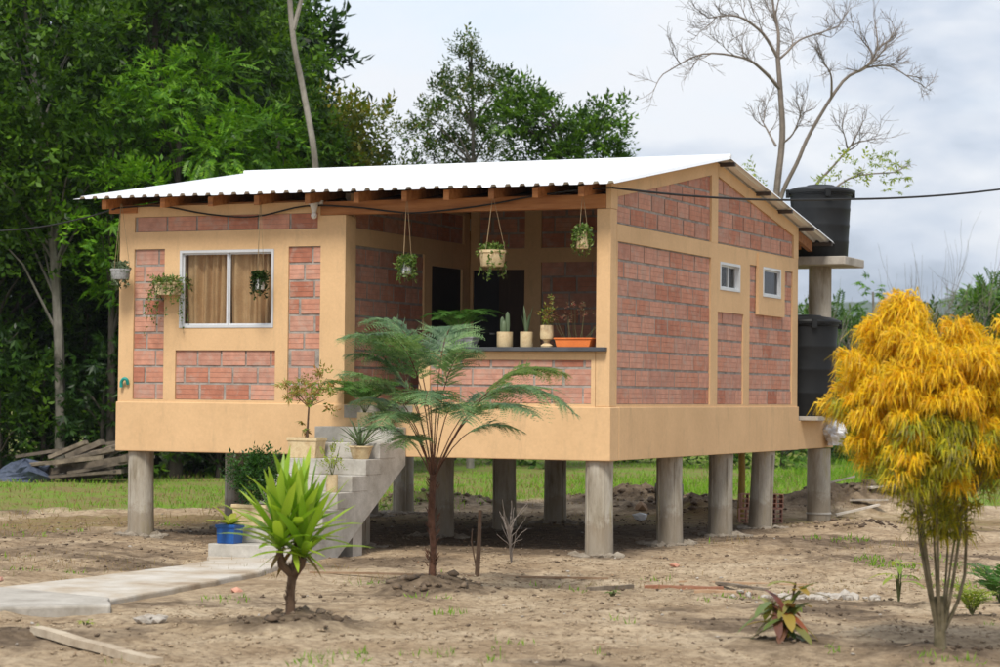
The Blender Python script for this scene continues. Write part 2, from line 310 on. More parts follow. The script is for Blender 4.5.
# ------------------------------------------------------------------ ground
MOUNDS = [  # x, y, radius, height, dark soil
    (0.92, -9.50, 0.62, 0.10, 1.0), (0.24, -5.42, 0.70, 0.13, 1.0), (-2.6, 10.4, 1.3, 0.28, 0.9), (-4.4, 12.6, 1.5, 0.32, 0.8),
    (-0.6, 11.6, 1.2, 0.42, 0.8), (0.5, 12.4, 1.2, 0.36, 0.8), (-7.4, 10.8, 1.3, 0.22, 0.7), (-1.9, 8.9, 0.7, 0.2, 0.9), (4.9, -8.75, 0.7, 0.05, 0.6),
    (6.1, -8.85, 0.6, 0.05, 0.6), (-0.7, -11.4, 0.8, 0.07, 0.9), (-5.6, -2.6, 1.6, 0.05, 0.55), (-8.6, -0.6, 2.0, 0.06, 0.6), (-7.4, 0.7, 0.9, 0.07, 0.1), (5.7, -5.9, 0.4, 0.05, 0.6),
    (1.2, 3.6, 1.2, 0.06, 0.5), (3.0, 1.0, 1.6, 0.05, 0.5), (5.9, -4.3, 0.6, 0.05, 0.6), (1.0, 7.5, 1.0, 0.12, 0.4)]
def ground_h(x, y):
    x = np.asarray(x, dtype=float); y = np.asarray(y, dtype=float)
    near = np.exp(-((np.maximum(0, np.abs(x + 3) - 16) / 10) ** 2 + (np.maximum(0, np.abs(y) - 18) / 10) ** 2))
    h = 0.10 * (fbm(x * 0.3, y * 0.3, 3, 1) - 0.5) + near * (0.115 * (fbm(x * 1.5, y * 1.5, 4, 5) - 0.5) + 0.055 * (np.abs(fbm(x * 4.2, y * 4.2, 3, 9) - 0.5) * 2 - 0.25))
    flat = np.clip(1 - np.maximum(np.abs(x + 3.4) - 3.9, np.abs(y - 3.6) - 4.6) / 1.0, 0, 1)
    h = h * (1 - 0.6 * flat)
    for mx_, my_, r, a, s in MOUNDS:
        d = np.hypot(x - mx_, y - my_) / r
        h = h + a * np.exp(-d ** 2 * 1.6) * (0.45 + 1.1 * fbm(x * 5, y * 5, 3, 3))
    px = np.clip(1 - np.maximum(np.abs(x + 2.6) - 0.9, np.maximum(-8.8 - y, y + 2.9)) / 0.35, 0, 1)      # bed of the path
    h = h * (1 - px) - 0.01 * px
    return h
def lines(a, b, st, far_lo, far_hi):
    mid = list(np.arange(a, b + 1e-6, st)); lo = []; hi = []; s = st; v = a
    while v > far_lo: s *= 1.22; v -= s; lo.append(v)
    s = st; v = b
    while v < far_hi: s *= 1.22; v += s; hi.append(v)
    return np.array(lo[::-1] + mid + hi)
gx = lines(-15, 8.5, 0.105, -1500, 1500); gy = lines(-13.5, 14, 0.105, -300, 2500)
GX, GY = np.meshgrid(gx, gy); GZ = ground_h(GX, GY)
V = np.stack([GX, GY, GZ], -1).reshape(-1, 3); nx, ny = len(gx), len(gy)
I = np.arange(nx * ny).reshape(ny, nx)
F = np.stack([I[:-1, :-1], I[:-1, 1:], I[1:, 1:], I[1:, :-1]], -1).reshape(-1, 4)
gm = mesh_np('ground', V, F); gm.polygons.foreach_set('use_smooth', [True] * len(gm.polygons))
def grass_amount(x, y):               # where the turf begins, as on the site: behind the house and out to the left
    e = (x - CAM.x) * RX + (y - CAM.y) * RY; n = (x - CAM.x) * FX + (y - CAM.y) * FY
    edge = 39.5 + 3.0 * (fbm(x * 0.25, y * 0.25, 3, 21) - 0.5) * 2 - np.clip(-e - 3.6, 0, 4) * 0.95 + np.clip(e, 0, 6) * 0.35
    return np.clip((n - edge) / 3.0, 0, 1)
def soil_amount(x, y):
    s = np.zeros_like(x)
    for mx_, my_, r, a, k in MOUNDS: s = np.maximum(s, k * np.clip(1.5 - np.hypot(x - mx_, y - my_) / r * (0.75 + 0.7 * fbm(x * 3, y * 3, 3, 40)), 0, 1))
    under = np.clip(1 - np.maximum(np.abs(x + 3.4) - 3.3, np.abs(y - 4.3) - 4.2) / 0.7, 0, 1)  # darker ground colour over the house footprint, fading at its edge
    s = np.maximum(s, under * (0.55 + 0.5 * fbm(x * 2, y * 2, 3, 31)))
    s = np.maximum(s, 0.75 * np.clip((fbm(x * 0.5, y * 0.8, 4, 61) - 0.53) * 5, 0, 1))
    return np.clip(s, 0, 1)
ca = gm.color_attributes.new('zone', 'FLOAT_COLOR', 'POINT')
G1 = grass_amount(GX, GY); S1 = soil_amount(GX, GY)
D1 = 0.55 * (GX < -7) * (GY > -1.5) * fbm(GX * 0.5, GY * 0.5, 3, 44) + np.clip(1 - np.abs(((GX - CAM.x) * FX + (GY - CAM.y) * FY) - 36.5 + np.clip(-((GX - CAM.x) * RX + (GY - CAM.y) * RY) - 3.6, 0, 4) * 0.95) / 3.2, 0, 1)   # dry trampled belt before the turf
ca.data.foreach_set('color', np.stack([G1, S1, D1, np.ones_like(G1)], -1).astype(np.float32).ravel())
m, t, p, N, L = material('site_soil'); at_ = N('ShaderNodeAttribute'); at_.attribute_name = 'zone'; sp = N('ShaderNodeSeparateColor'); L(at_.outputs['Color'], sp.inputs[0])
v = pos(N, L)
dirt = ramp(N, L, noise(N, L, v, 0.75, 9, 0.72), [(0.3, (0.215, 0.148, 0.09)), (0.43, (0.37, 0.272, 0.172)), (0.56, (0.49, 0.38, 0.255)), (0.72, (0.57, 0.465, 0.33))])
dirt = mixc(N, L, 0.7, dirt, ramp(N, L, noise(N, L, v, 11, 6, 0.72), [(0.36, (0.42, 0.38, 0.35)), (0.56, (1.08,) * 3)]), 'MULTIPLY')
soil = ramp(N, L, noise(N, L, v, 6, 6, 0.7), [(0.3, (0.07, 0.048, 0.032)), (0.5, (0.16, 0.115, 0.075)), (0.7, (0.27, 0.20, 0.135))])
dry = ramp(N, L, noise(N, L, v, 3.5, 6, 0.7), [(0.3, (0.13, 0.09, 0.045)), (0.5, (0.27, 0.19, 0.10)), (0.7, (0.20, 0.19, 0.06))])
turf = ramp(N, L, noise(N, L, v, 0.8, 9, 0.82), [(0.34, (0.19, 0.125, 0.065)), (0.46, (0.22, 0.20, 0.07)), (0.56, (0.15, 0.25, 0.03)), (0.72, (0.23, 0.32, 0.05))])
brk = ramp(N, L, noise(N, L, v, 2.2, 6, 0.7), [(0.35, 0.0), (0.65, 1.0)])
def thresh(x, lo=0.15):
    a = N('ShaderNodeMath', operation='MULTIPLY_ADD'); L(brk, a.inputs[0]); a.inputs[1].default_value = 0.5; a.inputs[2].default_value = -0.25
    b = N('ShaderNodeMath', operation='ADD', use_clamp=True); L(a.outputs[0], b.inputs[0]); L(x, b.inputs[1])
    return ramp(N, L, b.outputs[0], [(lo, 0.0), (lo + 0.5, 1.0)])
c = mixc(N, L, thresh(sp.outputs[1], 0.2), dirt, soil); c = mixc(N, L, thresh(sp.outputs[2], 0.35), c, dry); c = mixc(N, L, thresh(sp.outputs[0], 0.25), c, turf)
L(c, p.inputs['Base Color']); p.inputs['Roughness'].default_value = 0.95; p.inputs['Specular IOR Level'].default_value = 0.15
bump(N, L, p, noise(N, L, v, 14, 8, 0.75), 0.8, 0.05)
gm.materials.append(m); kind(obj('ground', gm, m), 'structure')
def gz(x, y): return float(ground_h(np.array([x]), np.array([y]))[0])

# ------------------------------------------------------------------ house
house = thing('stilt_house', 'cream and brick house raised on concrete pillars with white metal roof', 'house')
W_, D_ = 6.966, 7.84
ZB, ZT = 1.15, 1.80
def zroof(y): return 5.18 - 0.163 * abs(y - 3.93)
# pillars
for (px, py) in [(x, y) for x in (-0.20, -3.5, -6.72) for y in (0.20, 2.72, 4.85, 6.80)] + [(-6.72, 8.1)]:
    g_ = gz(px, py) - 0.12; mb = MB(); tilt = random.uniform(-0.02, 0.02)
    if py == 6.80 and px > -1: tilt = 0.05
    prof = [(0.178, 0), (0.172, 0.4), (0.168, 0.9), (0.17, ZB - g_ - 0.004)]
    mb.lathe(prof, 20, wob=0.012)
    for i, q in enumerate(mb.v): mb.v[i] = (q[0] + tilt * (q[2] / 1.2 - 0.9), q[1], q[2])
    for sa in (-1.9, -0.6, 1.9):
        sx_, sy_ = 0.171 * math.cos(sa + 0.3 * math.sin(px * 9 + py * 5)), 0.171 * math.sin(sa + 0.3 * math.sin(px * 9 + py * 5)); mb.bar((sx_, sy_, 0.02), (sx_ * 0.99 + tilt * 0.25, sy_ * 0.99, 1.2), 0.012, 0.016)
    pl = mb.build('pillar', PILLAR, house, (px, py, g_))
    fr_ = np.random.default_rng(int(abs(px * 100 + py * 7))); ft = MB()
    for q in range(26):
        an = fr_.random() * 6.28; rr_ = 0.17 + 0.24 * fr_.random() ** 1.6; A, Fi = rock(fr_, 0.05 + 0.07 * fr_.random(), 0.55); ft.add(A + (rr_ * math.cos(an), rr_ * math.sin(an), 0.11 + 0.05 * (0.4 - rr_)), Fi)
    ft.build('footing', FOOT, pl)
# base beams butt end to end, floor between
rb = MB(); rb.box(-W_ - 0.02, 0.02, -0.02, 0.28, ZB, ZT); rb.build('base_beam', CREAM, house, bevel=0.012)
MB().box(-0.28, 0.021, 0.282, D_ + 0.02, ZB + 0.004, ZT).build('base_beam', CREAM, house, bevel=0.006)
MB().box(-0.278, 0.0195, D_ + 0.015, 9.77, ZB + 0.008, ZT - 0.21).build('base_beam', CREAM, house, bevel=0.01)
MB().box(-W_ - 0.02, -W_ + 0.26, 0.282, D_ - 0.262, ZB, ZT - 0.003).build('base_beam', CREAM, house, bevel=0.01)
MB().box(-W_ - 0.02, -0.282, D_ - 0.26, D_ + 0.02, ZB, ZT - 0.003).build('base_beam', CREAM, house, bevel=0.01)
MB().box(-W_ + 0.262, -0.281, 0.284, D_ - 0.264, 1.52, ZT - 0.006).build('floor_slab', CONC, house)

# --- bricks and frames.  local wall coords (u, z, d): d points out of the wall
ROT = {'front': 0.0, 'side': math.pi / 2}
def wmap(face, org):
    if face == 'front': return lambda u, z, d: (u, org - d, z)
    return lambda u, z, d: (org + d, u, z)
def frame(name, face, org, U, Z, holes, th, parent=house, mat_=CREAM):
    us = sorted(set([U[0], U[1]] + [h for q in holes for h in q[:2]])); zs = sorted(set([Z[0], Z[1]] + [h for q in holes for h in q[2:]]))
    us = [a for a in us if U[0] - 1e-6 <= a <= U[1] + 1e-6]; zs = [a for a in zs if Z[0] - 1e-6 <= a <= Z[1] + 1e-6]
    nu, nz = len(us) - 1, len(zs) - 1
    def sol(i, j):
        if i < 0 or j < 0 or i >= nu or j >= nz: return False
        cu, cz = (us[i] + us[i + 1]) / 2, (zs[j] + zs[j + 1]) / 2
        return not any(h[0] < cu < h[1] and h[2] < cz < h[3] for h in holes)
    f = wmap(face, org); vid = {}; Vv = []; Ff = []
    def vi(u, z, d):
        k = (round(u, 5), round(z, 5), d)
        if k not in vid: vid[k] = len(Vv); Vv.append(f(u, z, d))
        return vid[k]
    for i in range(nu):
        for j in range(nz):
            if not sol(i, j): continue
            a, b, c_, e = us[i], us[i + 1], zs[j], zs[j + 1]
            q = lambda d: (vi(a, c_, d), vi(b, c_, d), vi(b, e, d), vi(a, e, d))
            Ff.append(q(0)); Ff.append(q(-th)[::-1])
            if not sol(i - 1, j): Ff.append((vi(a, c_, -th), vi(a, c_, 0), vi(a, e, 0), vi(a, e, -th)))
            if not sol(i + 1, j): Ff.append((vi(b, c_, 0), vi(b, c_, -th), vi(b, e, -th), vi(b, e, 0)))
            if not sol(i, j - 1): Ff.append((vi(a, c_, -th), vi(b, c_, -th), vi(b, c_, 0), vi(a, c_, 0)))
            if not sol(i, j + 1): Ff.append((vi(a, e, 0), vi(b, e, 0), vi(b, e, -th), vi(a, e, -th)))
    return MB().add(Vv, Ff).build(name, mat_, parent)
def clip(poly, a, b, c_):              # keep a*u + b*z <= c
    out = []
    for i in range(len(poly)):
        P0, P1 = poly[i], poly[(i + 1) % len(poly)]; s0 = a * P0[0] + b * P0[1] - c_; s1 = a * P1[0] + b * P1[1] - c_
        if s0 <= 0: out.append(P0)
        if (s0 < 0) != (s1 < 0) and abs(s0 - s1) > 1e-9:
            k = s0 / (s0 - s1); out.append((P0[0] + (P1[0] - P0[0]) * k, P0[1] + (P1[1] - P0[1]) * k))
    return out
bcache = {}
def brick_mesh(poly, grooves):
    key = (tuple((round(a, 2), round(b, 2)) for a, b in poly), grooves)
    if key in bcache: return bcache[key]
    z0 = min(q[1] for q in poly); z1 = max(q[1] for q in poly); mb = MB(); f = lambda u, z, d: (u, -d, z)
    mb.prism(poly, f, -0.05, -0.003); nb = len(mb.f)
    hh = 0.192 / 3
    zz = z0
    while zz < z1 - 0.012:
        s_ = clip(clip(poly, 0, -1, -(zz + 0.0028)), 0, 1, zz + hh - 0.0028)
        if len(s_) >= 3: mb.prism(s_, f, -0.0033, 0.0)
        zz += hh
    me = mb.mesh('brick'); me.materials.append(BRICK); me.materials.append(BRICKDUST); me.polygons.foreach_set('material_index', [1] * nb + [0] * (len(me.polygons) - nb)); bcache[key] = me
    return me
def panel(face, org, u0_, u1_, z0, z1, blen=0.36, parent=house, cl=(), rec=0.022, seed=0, back=0.10, bh=0.192, jt=0.029):
    rr = random.Random(seed); f = wmap(face, org)
    poly = [(u0_ - 0.01, z0 - 0.01), (u1_ + 0.01, z0 - 0.01), (u1_ + 0.01, z1 + 0.01), (u0_ - 0.01, z1 + 0.01)]
    for a, b, c_ in cl: poly = clip(poly, a, b, c_ + 0.01)
    pm = MB().prism(poly, f, -back - rec, -rec - 0.008).build('brick_panel', MORTAR, parent)
    z = z0 + 0.006; row = 0
    while z < z1 - 0.03:
        top = min(z + bh, z1 - 0.004); off = (0 if row % 2 == 0 else blen * 0.5) + rr.uniform(-0.05, 0.05)
        u = u0_ - off
        while u < u1_ - 0.02:
            L_ = blen + rr.uniform(-0.015, 0.015)
            a, b = max(u, u0_ + 0.004), min(u + L_ - jt, u1_ - 0.004)
            if b - a > 0.05:
                q = [(a, z), (b, z), (b, top), (a, top)]
                for ca_, cb_, cc_ in cl:
                    if q: q = clip(q, ca_, cb_, cc_)
                if len(q) >= 3 and (max(k[1] for k in q) - min(k[1] for k in q)) > 0.03:
                    cu = (min(k[0] for k in q) + max(k[0] for k in q)) / 2; cz = min(k[1] for k in q)
                    loc = [(x_ - cu, y_ - cz) for x_, y_ in q]
                    cx, cy, cz_ = f(cu, cz, -rec + rr.uniform(-0.004, 0.004))
                    o = obj('brick', brick_mesh(loc, True), BRICK, pm, (cx, cy, cz_)); o.rotation_euler = (rr.uniform(-0.006, 0.006), rr.uniform(-0.006, 0.006), ROT[face])
            u += L_
        z += bh + jt; row += 1
    return pm

# front room wall
FH = [(-6.74, -6.27, 1.835, 3.81), (-6.04, -4.63, 2.77, 3.785), (-6.09, -4.60, 1.835, 2.48), (-4.42, -3.955, 1.835, 3.81), (-6.74, -4.0, 4.035, 4.199)]
frame('front_wall_frame', 'front', 0.0, (-W_, -3.60), (1.80, 4.199), FH, 0.16)
frame('front_wall_head', 'front', 0.0, (-W_, -3.965), (4.2, 4.375), [(-6.74, -4.0, 4.2, 4.235)], 0.16)
for k, i in enumerate((0, 2, 3)): panel('front', 0.0, *FH[i], seed=10 + k, blen=0.37, rec=0.022)
panel('front', 0.0, -6.74, -4.0, 4.035, 4.235, seed=14, blen=0.46)
# front window
def window(name, face, org, U, Z, mids, glass, curtain, back):
    f = wmap(face, org)
    mb = MB(); fw_ = 0.035
    for a, b, c_, e in ((U[0], U[1], Z[0], Z[0] + fw_), (U[0], U[1], Z[1] - fw_, Z[1]), (U[0], U[0] + fw_, Z[0] + fw_, Z[1] - fw_), (U[1] - fw_, U[1], Z[0] + fw_, Z[1] - fw_)):
        mb.prism([(a, c_), (b, c_), (b, e), (a, e)], f, -0.10, 0.008)
    fr = mb.build('window', ALU, house)
    ed = [U[0] + fw_] + list(mids) + [U[1] - fw_]
    for k, (a, b) in enumerate(zip(ed[:-1], ed[1:])):
        d = -0.03 - 0.022 * (k % 2); s_ = 0.022
        q = MB()
        for aa, bb, cc, ee in ((a, b, Z[0] + fw_, Z[0] + fw_ + s_), (a, b, Z[1] - fw_ - s_, Z[1] - fw_), (a, a + s_, Z[0] + fw_ + s_, Z[1] - fw_ - s_), (b - s_, b, Z[0] + fw_ + s_, Z[1] - fw_ - s_)):
            q.prism([(aa, cc), (bb, cc), (bb, ee), (aa, ee)], f, d - 0.02, d)
        q.build('sash', ALU, fr)
        MB().prism([(a + s_, Z[0] + fw_ + s_), (b - s_, Z[0] + fw_ + s_), (b - s_, Z[1] - fw_ - s_), (a + s_, Z[1] - fw_ - s_)], f, d - 0.013, d - 0.008).build('pane', glass, fr)
    if curtain:
        for (c0, c1) in curtain:
            n = int((c1 - c0) * 160); Vv = []; Ff = []
            for i in range(n + 1):
                u = c0 + (c1 - c0) * i / n; ph = u * 38 + 2.2 * math.sin(u * 9)
                for z in (Z[0] - 0.05, (Z[0] + Z[1]) / 2, Z[1] + 0.03):
                    k = 1 + 0.25 * (Z[1] - z); Vv.append(f(u + 0.012 * math.sin(ph * 0.5 + z * 3), z, -0.155 + 0.034 * k * math.sin(ph) + 0.02 * math.sin(ph * 2.3 + 1)))
            for i in range(n):
                for j in range(2): Ff.append((i * 3 + j, (i + 1) * 3 + j, (i + 1) * 3 + j + 1, i * 3 + j + 1))
            mb = MB().add(Vv, Ff); mb.sm = True; mb.build('curtain', CURTAIN, fr)
    MB().prism([(U[0] - 0.1, Z[0] - 0.15), (U[1] + 0.1, Z[0] - 0.15), (U[1] + 0.1, Z[1] + 0.15), (U[0] - 0.1, Z[1] + 0.15)], f, -0.62, -0.6).build('dark_room_sheet', back, fr)  # dark sheet standing in for the unlit room behind the window
    return fr
window('front', 'front', 0.0, (-6.038, -4.632), (2.772, 3.783), [-5.325], GLASS, [(-6.06, -5.36), (-5.34, -4.62)], DOOR_AND_DARK)
# porch posts
MB().box(-3.76, -3.602, 0.162, 0.30, 1.80, 4.195).build('porch_post', CREAM, house, bevel=0.008)
MB().box(-0.185, 0.0, 0.002, 0.215, 1.80, 4.20).build('porch_post', CREAM, house, bevel=0.008)
# porch left wall (faces +X), plane X=-3.65
frame('porch_wall_frame', 'side', -3.65, (0.302, 3.9), (1.80, 4.50), [(0.36, 2.42, 1.835, 3.84), (2.66, 3.66, 1.80, 3.70), (0.36, 3.70, 4.06, 4.46)], 0.045)
panel('side', -3.65, 0.36, 2.42, 1.835, 3.84, seed=31, blen=0.38); panel('side', -3.65, 0.36, 3.70, 4.06, 4.46, seed=32, blen=0.42)
MB().prism([(0.31, 4.502), (3.9, 4.502), (3.9, zroof(3.9) - 0.19), (0.31, zroof(0.31) - 0.16)], wmap('side', -3.65), -0.12, -0.03).build('gable_infill', MORTAR, house)
dl = MB().prism([(2.66, 1.802), (3.66, 1.802), (3.66, 3.70), (2.66, 3.70)], wmap('side', -3.65), -0.07, -0.03).build('door', DOOR_AND_DARK, house)
MB().tube([(-3.66, 2.78, 2.75), (-3.63, 2.78, 2.75), (-3.63, 2.86, 2.75)], 0.012, 6).build('handle', ALU, dl)
# porch back wall
frame('porch_wall_frame', 'front', 3.9, (-3.64, -0.165), (1.80, 5.0), [(-3.60, -2.80, 1.80, 3.70), (-2.55, -0.25, 1.835, 3.80), (-2.55, -0.25, 4.0, 4.9), (-3.5, -2.80, 4.0, 4.9)], 0.12)
panel('front', 3.9, -2.55, -0.25, 1.835, 3.80, seed=41, blen=0.40); panel('front', 3.9, -2.55, -0.25, 4.0, 4.9, seed=42, blen=0.40); panel('front', 3.9, -3.5, -2.80, 4.0, 4.9, seed=43, blen=0.40)
dd = MB().box(-3.6, -3.21, 3.94, 3.98, 1.802, 3.70).build('door', DOOR_AND_DARK, house)
MB().tube([(-3.27, 3.94, 2.8), (-3.27, 3.91, 2.8), (-3.33, 3.91, 2.8)], 0.012, 6).build('handle', ALU, dd)
MB().box(-3.205, -2.8, 3.935, 3.975, 1.802, 3.70).build('door', BROWNDOOR, house)
# parapet
frame('parapet', 'front', 0.0, (-2.55, -0.187), (1.80, 2.47), [(-2.40, -0.24, 1.835, 2.368)], 0.15)
panel('front', 0.0, -2.40, -0.24, 1.835, 2.368, seed=51, blen=0.405)
MB().box(-2.62, -0.035, -0.09, 0.21, 2.472, 2.522).build('parapet_slab', SLAB, house, bevel=0.006)
# side wall (X = 0)
SH = [(0.245, 3.765, 1.835, 3.82), (4.06, 5.20, 1.835, 3.10), (4.145, 5.03, 3.40, 3.79), (5.475, 7.57, 1.835, 3.82)]
frame('side_wall_frame', 'side', 0.0, (0.217, D_), (1.80, 4.03), SH, 0.16)
panel('side', 0.0, *SH[0], seed=61, blen=0.485); panel('side', 0.0, *SH[1], seed=62, blen=0.47); panel('side', 0.0, *SH[3], seed=63, blen=0.47)
window('w', 'side', 0.0, (4.148, 5.027), (3.402, 3.788), [4.60], GLASS, [(4.62, 5.0)], DOOR_AND_DARK)
# second small window in its own proud plaster surround
frame('window_surround', 'side', 0.028, (5.80, 7.08), (3.12, 4.0), [(6.0, 6.87, 3.385, 3.82)], 0.045)
window('w2', 'side', 0.028, (6.003, 6.867), (3.388, 3.817), [], GLASSB, None, DOOR_AND_DARK)
# gable: two brick triangles between band, centre column and sloping fascia
FB = 0.175
zf = lambda y: zroof(y) - 0.04
for (a, b, sd_) in ((0.217, 3.765, 71), (4.04, 7.60, 72)):
    y1, y2 = a, b; k = (zf(y2) - zf(y1)) / (y2 - y1); c_ = zf(y1) - FB - k * y1
    panel('side', 0.0, a + 0.02, b, 4.05, 5.2, seed=sd_, blen=0.485, cl=[(-k, 1.0, c_)])
    MB().prism([(a, zf(a) - FB), (b, zf(b) - FB), (b, zf(b)), (a, zf(a))], wmap('side', 0.0), -0.15, 0.006).build('gable_fascia', CREAM, house)
MB().prism([(3.767, 4.03), (4.038, 4.03), (4.038, zf(4.038)), (3.93, zf(3.93)), (3.767, zf(3.767))], wmap('side', 0.0), -0.16, 0.003).build('gable_column', CREAM, house)
MB().prism([(7.602, 4.031), (D_, 4.031), (D_, zf(D_)), (7.602, zf(7.602))], wmap('side', 0.0), -0.16, 0.004).build('gable_column', CREAM, house)
MB().prism([(0.0, 4.2015), (0.2165, 4.2015), (0.2165, zf(0.2165)), (0.0, zf(0))], wmap('side', 0.0), -0.06, 0.004).build('gable_column', CREAM, house)
# left and rear walls, partition: plastered
MB().prism([(0.002, 1.80), (D_, 1.80), (D_, zf(D_)), (3.93, zf(3.93)), (0.162, zf(0.162) - 0.16), (0.002, 4.30)], wmap('side', -W_ + 0.14), -0.138, -0.002).build('left_wall', CREAM, house)
MB().box(-W_ + 0.142, -0.163, D_ - 0.15, D_ - 0.002, 1.80, zf(D_) - 0.06).build('rear_wall', CREAM, house)
# timber: wall plate, porch beam, rafters
MB().box(-7.10, -3.962, 0.03, 0.14, 4.378, 4.40).build('wall_plate', TIMBER, house)
MB().box(-7.12, -6.70, -0.03, 0.0, 4.29, 4.385).build('plate_end', TIMBER, house)
yc = (0.16, 3.88); MB().prism([(yc[0], zroof(yc[0]) - 0.19), (yc[1], zroof(yc[1]) - 0.19), (yc[1], zroof(yc[1]) - 0.165), (yc[0], zroof(yc[0]) - 0.165)], wmap('side', -1.9), -1.68, 1.72).build('added_porch_ceiling', CEIL, house)  # dark ceiling added below the rafters to darken the porch
MB().box(-3.96, -0.062, -0.012, 0.11, 4.203, 4.375).build('porch_beam', TIMBER, house, bevel=0.006)
RAFX = [-7.0, -6.105, -5.386, -4.709, -3.973, -3.28, -2.613, -2.039, -1.435, -0.853, -0.256]
for x in RAFX:
    for (ya, yb, nm) in ((-0.34, 3.92, 0), (3.94, 8.75, 1)):
        za, zb = zroof(ya) - 0.036, zroof(yb) - 0.036
        MB().prism([(ya, za - 0.125), (yb, zb - 0.125), (yb, zb), (ya, za)], wmap('side', x), -0.036, 0.036).build('rafter', TIMBER, house)
za, zb = zroof(7.86) - 0.05, zroof(8.75) - 0.05
MB().prism([(7.86, za - 0.15), (8.7, zb - 0.15), (8.7, zb), (7.86, za)], wmap('side', -0.05), -0.05, 0.02).build('rafter', TIMBER, house)
for y in (4.12, 5.75, 6.82, 7.95, 8.95):
    z = zroof(y) - 0.012; MB().prism([(-0.09, z - 0.055), (0.215, z - 0.055), (0.215, z), (-0.09, z)], lambda u, q, d, y=y: (u, y + d, q), -0.03, 0.03).build('purlin_end', PURLIN, house)
# roof sheets: trapezoid ribs running down the slope
roof = MB().tube([(-7.36, 3.93, 5.205), (0.22, 3.93, 5.205)], [0.028, 0.028], 8).build('roof', SHEET, house)   # ridge roll
NS, X0, X1 = 8, -7.40, 0.22
sw = (X1 - X0) / NS; NR = 5
prof = []
for k in range(NR):
    a = k * sw / NR; s_ = sw / NR
    prof += [(a, 0), (a + s_ * 0.52, 0), (a + s_ * 0.62, 0.034), (a + s_ * 0.88, 0.034), (a + s_ * 0.98, 0)]
prof.append((sw, 0))
def sheet_mesh(y0, y1):
    Vv = []; Ff = []; n = len(prof)
    for y in (y0, y1):
        for dz in (0.0, 0.0035):
            for x, z in prof: Vv.append((x, y, zroof(y) - 0.012 + z + dz))
    for i in range(n - 1):
        Ff += [(i, i + 1, 2 * n + i + 1, 2 * n + i), (n + i, 3 * n + i, 3 * n + i + 1, n + i + 1), (i, n + i, n + i + 1, i + 1), (2 * n + i, 2 * n + i + 1, 3 * n + i + 1, 3 * n + i)]
    return MB().add(Vv, Ff).mesh('roof_sheet')
fs, rs = sheet_mesh(-0.46, 3.95), sheet_mesh(9.22, 3.91)
for k in range(NS):
    obj('roof_sheet', fs, SHEET, roof, (X0 + k * sw, 0, 0.002 * (k % 2))); obj('roof_sheet', rs, SHEET, roof, (X0 + k * sw, 0, 0.002 * (k % 2)))
MB().tube([(-7.3, 9.25, 4.245), (0.26, 9.25, 4.235)], 0.06, 12).build('gutter', WHITEP, house)
# threshold step in the porch entry
MB().box(-3.58, -2.62, -0.03, -0.021, 1.63, 1.79).build('threshold', CONC, house)

# light bulb under the eave
lb = thing('bulb_lamp', 'bare bulb in a white ceramic holder under the eave by the porch post', 'lamp', (-4.02, -0.02, 4.36))
MB().box(-0.10, 0.10, -0.02, 0.018, -0.02, 0.03).build('bracket', CERAM, lb)
MB().lathe([(0.05, 0.0), (0.055, -0.03), (0.035, -0.10), (0.03, -0.12)][::-1], 14, (0, -0.05, 0)).build('holder', CERAM, lb)
MB().lathe([(0.01, -0.21), (0.035, -0.19), (0.042, -0.165), (0.028, -0.125), (0.02, -0.115)], 14, (0, -0.05, 0)).build('bulb', CERAM, lb)

# ------------------------------------------------------------------ stairs and path
st = thing('concrete_staircase', 'rough grey concrete staircase climbing to the porch, set with potted plants', 'staircase')
NSTEP = 8
for i in range(1, NSTEP + 1):
    z = 0.19 * i; y = -2.95 + 0.365 * (i - 1); yb = y + 0.365 if i < NSTEP else -0.034
    zb = z - 0.19 - (0.0 if i > 1 else 0.1)
    MB().box(-3.8, -2.70, y, (yb + 0.05) if i < NSTEP else yb, zb + 0.001, z).build('step', STAIR, st, bevel=0.008)
f_ = lambda u, v_, d: (d, u, v_)
MB().prism([(-2.93, 0.0), (-2.6, -0.1), (-2.0, -0.1), (-0.04, 1.05), (-0.04, 1.48), (-0.38, 1.326)], f_, -3.797, -2.703).build('sloping_slab', STAIR, st)
MB().box(-2.98, -2.78, -1.30, -1.05, -0.1, 0.66).build('support_post', STAIR, st)
def slabpoly(name, poly, z0, z1, m_): return MB().prism(poly, lambda u, v_, d: (u, v_, d), z0, z1).build(name, m_, None, bevel=0.02)
rp = random.Random(5)
left = [(-3.80, -2.955), (-3.42, -3.6), (-3.30, -4.27), (-3.26, -5.35), (-3.22, -6.4), (-3.25, -7.9)]; right = [(-2.70, -2.955), (-2.4, -3.8), (-2.13, -4.67), (-1.92, -6.0), (-1.74, -7.3), (-1.56, -8.42)]
def wob(pl, k): return [(x + k * math.sin(i * 2.3), y + k * math.cos(i * 3.1)) for i, (x, y) in enumerate(pl)]
def dens(pl, n=5):
    o = []
    for a, b in zip(pl[:-1], pl[1:]):
        for i in range(n): o.append((a[0] + (b[0] - a[0]) * i / n + rp.uniform(-0.02, 0.02), a[1] + (b[1] - a[1]) * i / n + rp.uniform(-0.02, 0.02)))
    return o + [pl[-1]]
kind(slabpoly('path', dens(right) + dens(left)[::-1], -0.05, 0.05, CONCPATH), 'structure')
kind(slabpoly('path', dens([(-1.56, -8.44), (-1.1, -9.1)], 3) + dens([(-1.12, -9.12), (-1.8, -9.75), (-3.5, -11.2), (-5.0, -9.9), (-3.26, -7.92)], 4), -0.06, 0.078, CONC), 'structure')

